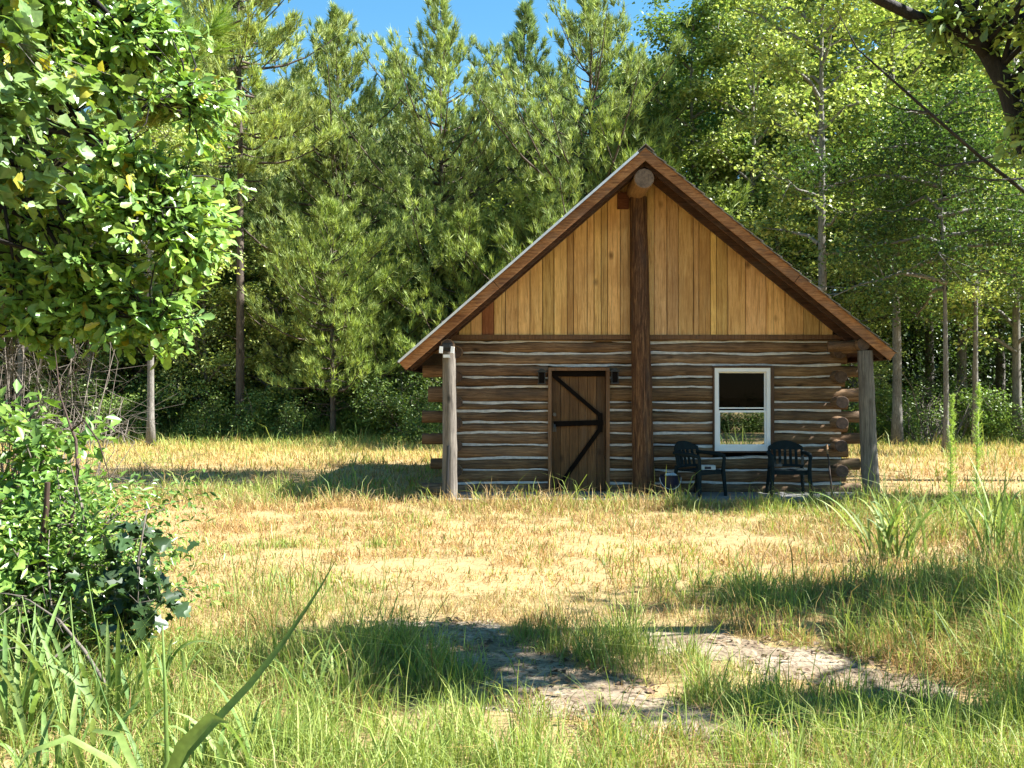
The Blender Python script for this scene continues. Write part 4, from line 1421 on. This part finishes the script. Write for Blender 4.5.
def near_leaf_tree(name, root_loc, trunk_pts, trunk_r, crowns, per, ls, pal, label, seed, outline=OAK_OUT, bark='bark_grey', cat='tree', extra=(), shell=.55, hole=None, accent=None, limb=1.0):
    r = np.random.default_rng(seed)
    random.seed(seed)
    root = empty(name, root_loc)
    tag(root, label, cat)
    o = np.array(root_loc, float)
    tb = MB()
    tp = [Vector(p) - Vector(root_loc) for p in trunk_pts]
    tb.tube(tp, trunk_r, 9, rough=.04)
    for pts, rad in extra:
        tb.tube([Vector(p) - Vector(root_loc) for p in pts], rad, 8, rough=.05)
    CC = []
    for crown_c, crown_r, ns in crowns:
        c0 = np.array(crown_c) - o
        dirs = unit(r.normal(0, 1, (ns, 3)))
        rr = (shell + (1 - shell) * r.random(ns))[:, None]
        CC.append(c0 + dirs * rr * np.array(crown_r) * (1 + .16 * np.sin(dirs[:, :1] * 7 + 1) + .12 * np.sin(dirs[:, 2:] * 9)))
    C = np.concatenate(CC)
    nspray = len(C)
    if hole is not None:
        C = C[hole(C + o)]
    nspray = len(C)
    # limbs
    nl = max(6, nspray // 26)
    anchors = []
    for k in range(nl):
        tgt = Vector(C[r.integers(0, nspray)])
        t = r.uniform(.35, 1.0)
        i = min(int(t * (len(tp) - 1)), len(tp) - 2)
        s = tp[i].lerp(tp[i + 1], t * (len(tp) - 1) - i)
        mid = s.lerp(tgt, .5) + Vector((0, 0, .15 * (tgt - s).length * .5)) + Vector(r.normal(0, .08, 3))
        e_ = s.lerp(tgt, .92)
        lr = min(1.0, trunk_r[0] / .15) * limb
        tb.tube([s, s.lerp(mid, .5), mid, mid.lerp(e_, .5) + Vector(r.normal(0, .05, 3)) * lr, e_], [q_ * lr for q_ in (.045, .036, .026, .018, .009)], 6, cap=False)
        anchors += [mid, mid.lerp(e_, .5), e_]
    A = np.array([tuple(a) for a in anchors])
    Pl, Dl, Nl, Tl = [], [], [], []
    for c in C:
        j = np.argmin(((A - c) ** 2).sum(1))
        a = Vector(A[j]); cv = Vector(c)
        ax = cv - a
        if ax.length > 1.3: ax = ax.normalized() * 1.3; a = cv - ax
        tb.tube([a, a.lerp(cv, .5) + Vector(r.normal(0, .03, 3)) * lr, cv], [.008 * lr + .001, .006 * lr + .001, .003 * lr + .0005], 4, cap=False)
        axn = np.array(ax.normalized())
        base_t = palette(1, pal, .15, r)[0]
        for q in range(per):
            t = r.uniform(0, .32) * (q > 2)
            p = c - axn * t + r.normal(0, .012, 3)
            d_ = unit(axn * r.uniform(.1, 1.0) + r.normal(0, .75, 3) + np.array([0, 0, -.12]))
            Pl.append(p); Dl.append(d_)
            Nl.append(unit(np.array([.5, -.3, .75]) + r.normal(0, .5, 3)))
            Tl.append(base_t * .6 + palette(1, pal, .18, r)[0] * .4)
    Pl, Dl, Nl, Tl = map(np.array, (Pl, Dl, Nl, Tl))
    if accent is not None:
        k = r.random(len(Tl)) < accent[0]
        Tl[k] = palette(k.sum(), accent[1], .1, r)
    Dl = unit(Dl - Nl * (Dl * Nl).sum(1, keepdims=True) * .8)
    ln = ls * r.uniform(.55, 1.25, len(Pl))
    V, F, T = shaped_leaves(Pl, Dl, Nl, ln, Tl, outline, r)
    tb.build('trunk', M[bark], root, smooth=True)
    np_mesh('crown', V, ngons=F, tint=T, mat=M['nearleaf'], parent=root)
    return root

NEAR = [(0.161, 0.281, 0.055), (0.231, 0.368, 0.060), (0.110, 0.216, 0.055), (0.333, 0.443, 0.080), (0.181, 0.314, 0.104)]
YEL = [(.42, .34, .04), (.36, .33, .05), (.30, .34, .05)]
_r = np.random.default_rng(88)
BL = []
for _k in range(92):
    q_ = unit(_r.normal(0, 1, 3)) * _r.uniform(.45, 1.18) * np.array([2.5, 1.4, 2.5]) + np.array([-4.4, 7.9, 4.3])
    if q_[2] < 2.2: q_[2] = 2.2 + _r.random() * .5
    rr_ = _r.uniform(.26, .52)
    BL.append((tuple(q_), (rr_ * 1.25, rr_, rr_ * .8), int(270 * rr_ ** 2)))
for c_ in ((-2.15, 7.6, 3.5), (-2.05, 7.5, 2.95), (-2.4, 7.6, 2.6), (-3.1, 7.5, 2.35), (-3.6, 7.6, 2.5), (-2.3, 7.6, 3.2), (-2.3, 7.7, 3.9), (-3.0, 7.4, 3.0), (-1.95, 7.6, 3.25), (-2.6, 7.5, 4.15), (-2.1, 7.6, 3.75), (-2.75, 7.5, 3.4), (-2.5, 7.5, 2.35), (-2.85, 7.5, 2.15), (-3.3, 7.5, 2.2), (-3.7, 7.5, 2.25), (-2.35, 7.5, 2.75), (-2.7, 7.4, 2.9)):
    BL.append((c_, (.42, .4, .26), 34))
near_leaf_tree('broadleaf_tree', (-5.6, 8.2, 0), [(-5.6, 8.2, -.1), (-5.5, 8.2, 1.6), (-5.25, 8.1, 3.0), (-4.9, 8.0, 4.6), (-4.7, 8, 6.2)], [.17, .14, .11, .08, .03],
               BL, 12, .118, NEAR, 'lush near tree with big glossy leaves filling the upper left corner', 401, bark='bark_oak', hole=lambda q: (q[:, 0] < -2.28 + .14 * np.sin(q[:, 2] * 7)) & ((q[:, 2] < 4.05) | (q[:, 0] < -2.75 + .35 * np.sin(q[:, 2] * 6))), accent=(.035, YEL), shell=.15,
               extra=[([(-4.95, 8, 4.4), (-3.9, 7.8, 4.66), (-3.2, 7.8, 4.78), (-2.4, 7.8, 4.83)], [.05, .035, .025, .012])])
near_leaf_tree('grape_vine', (-4.1, 6.8, 0), [(-4.1, 6.8, -.05), (-3.9, 6.7, 1.2), (-3.75, 6.6, 2.4), (-3.5, 6.6, 3.4)], [.03, .025, .02, .01],
               [((-3.35, 6.5, 3.45), (.75, .5, .8), 190)], 6, .105, [(.17, .27, .09), (.21, .31, .10), (.13, .22, .07), (.26, .34, .09)], 'vine with pale rounded leaves climbing at the left frame edge', 402, outline=HEART, cat='vine', accent=(.06, YEL), shell=.2)

# long-needled pine bough behind it
def near_pine():
    r = np.random.default_rng(77)
    root = empty('pine_tree', (-5.2, 9.4, 0))
    tag(root, 'near pine with long bright needles showing above the glossy-leaved tree', 'tree')
    tb = MB()
    tb.tube([(0, 0, -.1), (.05, 0, 2.5), (.1, 0, 5), (.1, 0, 8)], [.13, .11, .085, .04], 9)
    P, D = [], []
    for (tx, ty, tz) in ((2.75, -.4, 5.02), (2.3, -.2, 4.75), (2.0, -.5, 5.25), (1.6, -.3, 4.95), (2.45, -.6, 4.3), (1.2, .3, 3.7), (1.7, -.4, 4.1), (1.5, -.3, 5.6), (-1.5, .2, 5.0), (-1.1, -.7, 6), (.6, 1.2, 6), (.4, -1.2, 6.4)):
        e_ = Vector((tx, ty, tz)); s = Vector((.08, 0, tz - .55))
        mid = s.lerp(e_, .55) + Vector((0, 0, -.08))
        tb.tube([s, mid, e_], [.032, .022, .011], 6, cap=False)
        for q in range(26):
            t = .45 + .55 * r.random() ** .6
            p = s.lerp(mid, t * 2) if t < .5 else mid.lerp(e_, (t - .5) * 2)
            P.append(tuple(p + Vector(r.normal(0, .07, 3)))); D.append(tuple((e_ - mid).normalized() + Vector((0, 0, .45)) + Vector(r.normal(0, .3, 3))))
    V, F, T = needles(np.array(P), np.array(D), 44, .26, .008, palette(len(P), [(.22, .34, .06), (.28, .40, .07), (.17, .27, .06), (.36, .34, .09)], .1, r), r, .5)
    tb.build('trunk', M['bark_pine'], root, smooth=True)
    np_mesh('crown', V, F3=F, tint=T, mat=M['needle'], parent=root)
near_pine()

# right-hand oak with dark leaning limbs
def at(px, py, Y_): return ((px - 512) / 1000 * Y_, Y_, CAMZ + (391 - py) / 1000 * Y_)
YO = 6.7
near_leaf_tree('oak_tree', (4.5, 6.9, 0), [(4.5, 6.9, -.1), (4.25, 6.85, 1.4), (3.85, 6.75, 2.6), at(1024, 137, YO), at(1008, 86, YO), at(989, 54, YO), at(966, 14, YO), at(945, -35, YO), at(930, -110, YO)],
               [.17, .14, .10, .072, .065, .054, .042, .034, .018], [((3.5, 6.6, 4.35), (.95, .5, .5), 85), ((2.95, 6.5, 4.1), (.75, .35, .3), 45), ((3.4, 6.5, 3.45), (.22, .25, .5), 45), ((4.35, 5.75, 5.1), (1.25, .6, .6), 420), ((3.9, 5.3, 4.6), (.7, .4, .4), 110)], 13, .088, [(.16, .24, .055), (.22, .31, .065), (.11, .18, .05), (.29, .36, .08)],
               'near oak with dark leaning limbs in the upper right corner', 403, limb=.4, bark='bark_oak', shell=.2,
               extra=[([at(989, 54, YO), at(974, 37, YO - .05), at(952, 28, YO - .1), at(917, 16, YO - .15), at(880, -2, YO - .2), at(820, -40, YO - .3)], [.05, .047, .043, .038, .034, .022]),
                      ([(3.95, 6.7, 2.6), at(1030, 195, 6.4), at(985, 160, 6.2), at(930, 112, 6.1), at(885, 72, 6.1), at(858, 48, 6.1), at(838, 10, 6.0)], [.022, .013, .011, .009, .007, .004, .002]),
                      ([at(985, 160, 6.2), at(940, 166, 6.1), at(905, 150, 6)], [.008, .005, .002]),
                      ([at(930, 112, 6.1), at(900, 108, 6), at(870, 92, 6)], [.007, .004, .0015]),
                      ([at(1030, 178, 6.3), at(990, 180, 6.2), at(945, 172, 6.1)], [.007, .005, .002])])
near_leaf_tree('oak_tree', (7.4, 6.5, 0), [(7.4, 6.5, -.1), (7.3, 6.5, 2.0), (7.2, 6.5, 4.0), (7.0, 6.5, 6.2)], [.2, .17, .12, .04],
               [((7.3, 7.45, 5.1), (1.9, .75, .8), 190), ((6.6, 4.95, 5.0), (1.2, .4, .6), 70)], 12, .13, [(.12, .19, .04), (.16, .24, .05)], 'oak just outside the right frame edge that shades the wheel tracks', 404, bark='bark_oak', shell=.2)
place('b0', 0, 14.4, -80, 'leafy tree outside the right frame edge that shades the grass before the porch', group=None, world_x=10.6)
place('b1', 0, 18.6, -640, 'tall tree outside the right frame edge casting shade across the cabin clearing', group=None, world_x=12.4)

# woods behind the camera (what the window mirrors, and two trees added for shade)
for x_, y_, k, hgt in ((4, -20, 'b2', 13), (10, -22, 'b0', 14), (16, -20, 'b2', 13), (22, -21, 'b0', 13), (-3, -21, 'b0', 13), (14.2, -3.2, 'b2', 11.5), (14.6, -6.0, 'b2', 11)):  # last two are added to shade the ground mirrored in the window
    o = copy_tree(protos[k], kids[k])
    o.location = (x_, y_, 0); s = hgt / 15; o.scale = (s, s, s)
    tag(o, 'tree facing the cabin, added behind the camera for what its window mirrors', 'tree', 'trees facing the cabin')
for x_, y_, s in ((7.4, -8.4, .75), (8.8, -8.2, .7), (10.2, -8.5, .78), (11.6, -8.2, .72)):
    o = copy_tree(sp['B'], skids['B'])
    o.location = (x_, y_, 0); o.scale = (s * 1.3, s * 1.3, s)
    tag(o, 'sunlit shrub facing the cabin, seen only mirrored in its window', 'shrub', 'shrubs facing the cabin')

# ---------------------------------------------------------------- near plants
def blade_clump(name, loc, n, hr, wd, pal, label, seed, spread=.12, droop=1.0, cat='grass clump', stems=0, mat='grass', group=None, reach=.6):
    r = np.random.default_rng(seed)
    z0 = float(gh(loc[0], loc[1]))
    o = empty(name, (loc[0], loc[1], z0))
    tag(o, label, cat, group)
    b = MB()
    for k in range(n):
        a = r.random() * 6.28
        st = Vector((r.normal(0, spread), r.normal(0, spread), -.02))
        H = r.uniform(*hr)
        out = H * r.uniform(.25, 1.0) * reach
        dv = Vector((math.cos(a), math.sin(a), 0))
        pts, ws = [], []
        K = 9
        dr = r.uniform(.2, 1.0) * droop
        for i in range(K + 1):
            t = i / K
            pts.append(st + dv * (out * t ** 1.5) + Vector((0, 0, H * (t - dr * .48 * t ** 3))))
            ws.append(max(.001, wd * r.uniform(.97, 1.03) * (.55 + .9 * t) * (1 - t ** 2.2) if t > .02 else wd * .5))
        c = palette(1, pal, .12, r)[0]
        b.cur = tuple(c)
        tw = Vector((0, 0, 1)) * .9 + dv * -.5 + Vector(r.normal(0, .35, 3))
        b.ribbon(pts, ws, tw)
    b.build('blades', M[mat], o, smooth=True)
    if stems:
        s_ = MB()
        for k in range(stems):
            st = Vector((r.normal(0, spread), r.normal(0, spread), 0))
            H = hr[1] * r.uniform(.75, 1.1)
            s_.cur = tuple(palette(1, pal, .1, r)[0])
            s_.tube([st, st + Vector((r.normal(0, .03), r.normal(0, .03), H * .5)), st + Vector((r.normal(0, .06), r.normal(0, .06), H))], [.005, .004, .002], 5)
        s_.build('stems', M[mat], o, smooth=True)
    return o
LUSH = [(0.163, 0.259, 0.063), (0.215, 0.311, 0.081), (0.118, 0.207, 0.056), (0.281, 0.348, 0.118)]
def gpt(px, py):
    Y_ = 1680 / (py - 391)
    return ((px - 512) / 1000 * Y_, Y_)
GC = 'broad-bladed grass clumps in the near left corner'
for i, (px, py, n, h0, h1, wd, lab) in enumerate((
        (20, 745, 14, .45, .85, .020, 'broad-bladed grass clump at the bottom left corner'),
        (105, 735, 14, .40, .75, .022, 'broad-bladed grass clump with a pale folded leaf below the dark-leaved sapling'),
        (70, 790, 12, .35, .6, .022, 'low arching grass clump at the bottom edge near the left corner'),
        (215, 790, 14, .3, .55, .018, 'arching grass clump right of the big single blade at the bottom edge'),
        (150, 715, 10, .4, .65, .016, 'grass clump just behind the big single blade'),
        (330, 705, 16, .25, .5, .012, 'thin arching grass tuft in the shade left of the sandy track'),
        (10, 690, 12, .5, .85, .018, 'grass clump at the left edge under the shrub'))):
    blade_clump('grass_clump', gpt(px, py), int(n * 2.1), (h0, h1), wd * 1.5, LUSH, lab, 500 + i, group=GC, stems=2 if i < 3 else 0)
blade_clump('grass_clump', (3.78, 9.8), 40, (.55, 1.05), .036, LUSH + [(.3, .36, .09)], 'tall broad-bladed grass clump in front of the right post', 520, spread=.14, stems=5, reach=.75)
blade_clump('grass_clump', (5.0, 10.0), 40, (.7, 1.2), .036, LUSH, 'tall broad-bladed grass clump at the right frame edge', 521, spread=.16, stems=4)
blade_clump('grass_clump', (3.45, 6.15), 60, (.35, .7), .010, LUSH, 'dense bright green grass clump in sun at the right edge near the tracks', 522, spread=.35)
blade_clump('grass_clump', (2.95, 5.5), 46, (.3, .55), .009, LUSH, 'bright green grass clump lower right beside the tracks', 523, spread=.3)
blade_clump('grass_clump', (.66, 6.28), 60, (.18, .38), .007, LUSH, 'rounded green grass clump between the two wheel tracks', 524, spread=.26)
blade_clump('grass_clump', (-1.75, 7.6), 40, (.4, .8), .008, LUSH + [(.36, .36, .12)], 'tall thin yellow-green grass right of the dark-leaved sapling', 525, spread=.28, droop=.5, reach=.35)
blade_clump('grass_clump', (-.55, 5.75), 60, (.2, .4), .008, LUSH, 'dark green grass clump in shade left of the sandy track', 526, spread=.35)
DRYB = [(.40, .28, .16), (.33, .22, .13), (.48, .36, .20)]
blade_clump('dry_tuft', (2.42, 9.3), 40, (.15, .34), .007, DRYB, 'dry brown grass tuft standing alone in the field before the window', 530, spread=.14, mat='straw')
blade_clump('dry_tuft', (4.7, 9.3), 46, (.2, .42), .008, DRYB, 'bleached dry tuft on the mound at the right edge', 531, spread=.2, mat='straw')
blade_clump('dry_tuft', (3.1, 9.0), 36, (.15, .32), .007, DRYB, 'dry tuft at the edge of the shade below the tall grass clump', 532, spread=.2, mat='straw')

# the one big blade and its stem
def big_blade():
    o = empty('cane_grass', (-1.2, 3.25, 0))
    tag(o, 'cane grass with one very long dark blade pointing up to the right', 'grass clump')
    b = MB()
    def q(px, py, Y_): 
        p = at(px, py, Y_); return Vector((p[0] + 1.2, p[1] - 3.25, p[2]))
    pts = [q(158, 800, 3.25), q(190, 752, 3.25), q(222, 715, 3.26), q(252, 683, 3.28), q(282, 645, 3.3), q(306, 610, 3.32), q(322, 585, 3.34), q(336, 560, 3.36)]
    b.cur = (.095, .16, .035)
    b.ribbon(pts, [.017, .025, .030, .028, .021, .014, .008, .002], (-.35, -.75, .35), .35)
    b.cur = (.19, .27, .07)
    b.ribbon([q(160, 800, 3.25), q(184, 745, 3.2), q(212, 716, 3.18), q(230, 722, 3.15)], [.03, .045, .035, .003], (.1, -.9, .3), .3)
    b.ribbon([q(150, 800, 3.25), q(110, 760, 3.2), q(70, 738, 3.15), q(30, 752, 3.1), q(5, 790, 3.1)], [.02, .03, .032, .022, .003], (.1, -.3, .9), .3)
    b.ribbon([q(150, 800, 3.25), q(120, 735, 3.35), q(95, 730, 3.45), q(60, 760, 3.5)], [.018, .028, .022, .003], (.1, -.3, .9), .3)
    b.build('blades', M['grass'], o, smooth=True)
    s = MB()
    s.cur = (.17, .26, .06)
    s.tube([(0.02, 0, 0), (0.02, 0, .35), q(168, 760, 3.25), q(166, 690, 3.26), q(163, 625, 3.27)], [.010, .009, .008, .006, .003], 7)
    s.build('stem', M['grass'], o, smooth=True)
big_blade()

# feathery weeds
def fennel(loc, H, label, seed):
    r = np.random.default_rng(seed)
    o = empty('feathery_weed', (loc[0], loc[1], float(gh(*loc))))
    tag(o, label, 'weed', 'tall feathery weeds right of the cabin')
    s = MB()
    s.cur = (.2, .28, .07)
    s.tube([(0, 0, 0), (.01, 0, H * .5), (.03, .01, H * .97)], [.009, .007, .003], 6)
    s.build('stem', M['grass'], o)
    n = 300
    z = H * r.uniform(.12, 1, n)
    a = r.random(n) * 6.28
    l = (.018 + .085 * (1 - z / H) ** .7) * r.uniform(.5, 1.2, n)
    P, D = [], []
    for i in range(n):
        for t in (.3, .6, 1.0):
            P.append((.03 * (z[i] / H) + math.cos(a[i]) * l[i] * t, math.sin(a[i]) * l[i] * t, z[i] + l[i] * t * .9))
            D.append((math.cos(a[i]), math.sin(a[i]), 1.1))
    V, F, T = needles(np.array(P), np.array(D), 5, .038, .0045, palette(len(P), [(.34, .48, .10), (.44, .56, .13), (.26, .40, .09)], .1, r), r, .6)
    np_mesh('foliage', V, F3=F, tint=T, mat=M['grass'], parent=o)
fennel((5.43, 12.4), 1.62, 'shorter of two tall feathery bright green weeds right of the cabin', 61)
fennel((5.80, 12.5), 1.78, 'taller of two tall feathery bright green weeds right of the cabin', 62)

# near-left shrub, sapling, twigs
b1 = make_shrub(601, 1.2, .66, 7000, .062, pal=[(.12, .22, .045), (.17, .28, .055), (.08, .155, .035), (.24, .32, .07)], name='shrub', mat='nearleaf', narrow=.38, nst=16)
b1.location = (-2.78, 6.25, .05)
tag(b1, 'fine-leaved bright shrub in the near left behind the dark stake', 'shrub')
b2 = make_shrub(602, 1.75, .6, 2700, .11, pal=[(.14, .25, .05), (.20, .31, .06), (.10, .19, .045)], name='shrub', mat='nearleaf', narrow=.5, nst=9)
b2.location = (-3.15, 6.5, .05)
tag(b2, 'taller wider-leaved shrub at the left frame edge', 'shrub')
near_leaf_tree('sapling', (-2.22, 5.8, .02), [(-2.22, 5.8, 0), (-2.2, 5.8, .35), (-2.16, 5.78, .7), (-2.1, 5.76, 1.0)], [.012, .010, .007, .003],
               [((-2.2, 5.78, .52), (.27, .24, .44), 60)], 5, .085, [(.035, .07, .022), (.05, .09, .025), (.028, .055, .02)], 'dark-leaved sapling with lobed leaves beside the near left shrub', 603, outline=LOBED, shell=.2, bark='twig', cat='sapling')
stick('wooden_stake', (-2.86, 6.05, 0), (-2.80, 6.02, 1.13), .022, .017, M['darkwood'], 'dark brown stake standing upright in the near left shrub', 'stake', .012)
def twig(name, pts, r0, label, mat='twig'):
    o = empty(name, pts[0]); tag(o, label, 'branch', 'bare branches in the near left shrubs')
    m_ = MB(); m_.tube([Vector(p) - Vector(pts[0]) for p in pts], [r0 * (1 - .8 * i / (len(pts) - 1)) for i in range(len(pts))], 6)
    m_.build('stem', M[mat], o, smooth=True)
twig('bare_branch', [(-2.75, 6.0, .0), at(78, 470, 6.2), at(76, 440, 6.3), at(70, 425, 6.3), at(60, 395, 6.4), at(55, 350, 6.5)], .014, 'bare dark branch rising past the wide-leaved shrub', 'darkwood')
twig('bare_branch', [at(72, 430, 6.3), at(84, 420, 6.25), at(98, 440, 6.2), at(108, 470, 6.15), at(112, 490, 6.1)], .008, 'thin bare twig hanging over the field beside the left shrub', 'darkwood')
twig('bare_branch', [(-2.7, 5.4, .05), at(75, 640, 5.6), at(52, 605, 5.7), at(48, 560, 5.8), at(50, 530, 5.8)], .010, 'bare twig curving up in front of the dark stake')
twig('bare_branch', [(-1.95, 5.1, .0), at(85, 650, 5.3), at(60, 620, 5.5), at(30, 600, 5.6), at(0, 590, 5.7)], .012, 'pale bare branch lying low through the near left shrub')
brush('dead_brush', (-3.05, 5.9, 0), .8, .7, 40, 'tangle of thin grey twigs under the near left shrub', seed=9, r0=.006)
dk = brush('dead_brush', (-4.15, 8.3, 0), 3.0, .8, 190, 'hanging grey dead brush behind the shrubs at the left frame edge', seed=10, r0=.006)
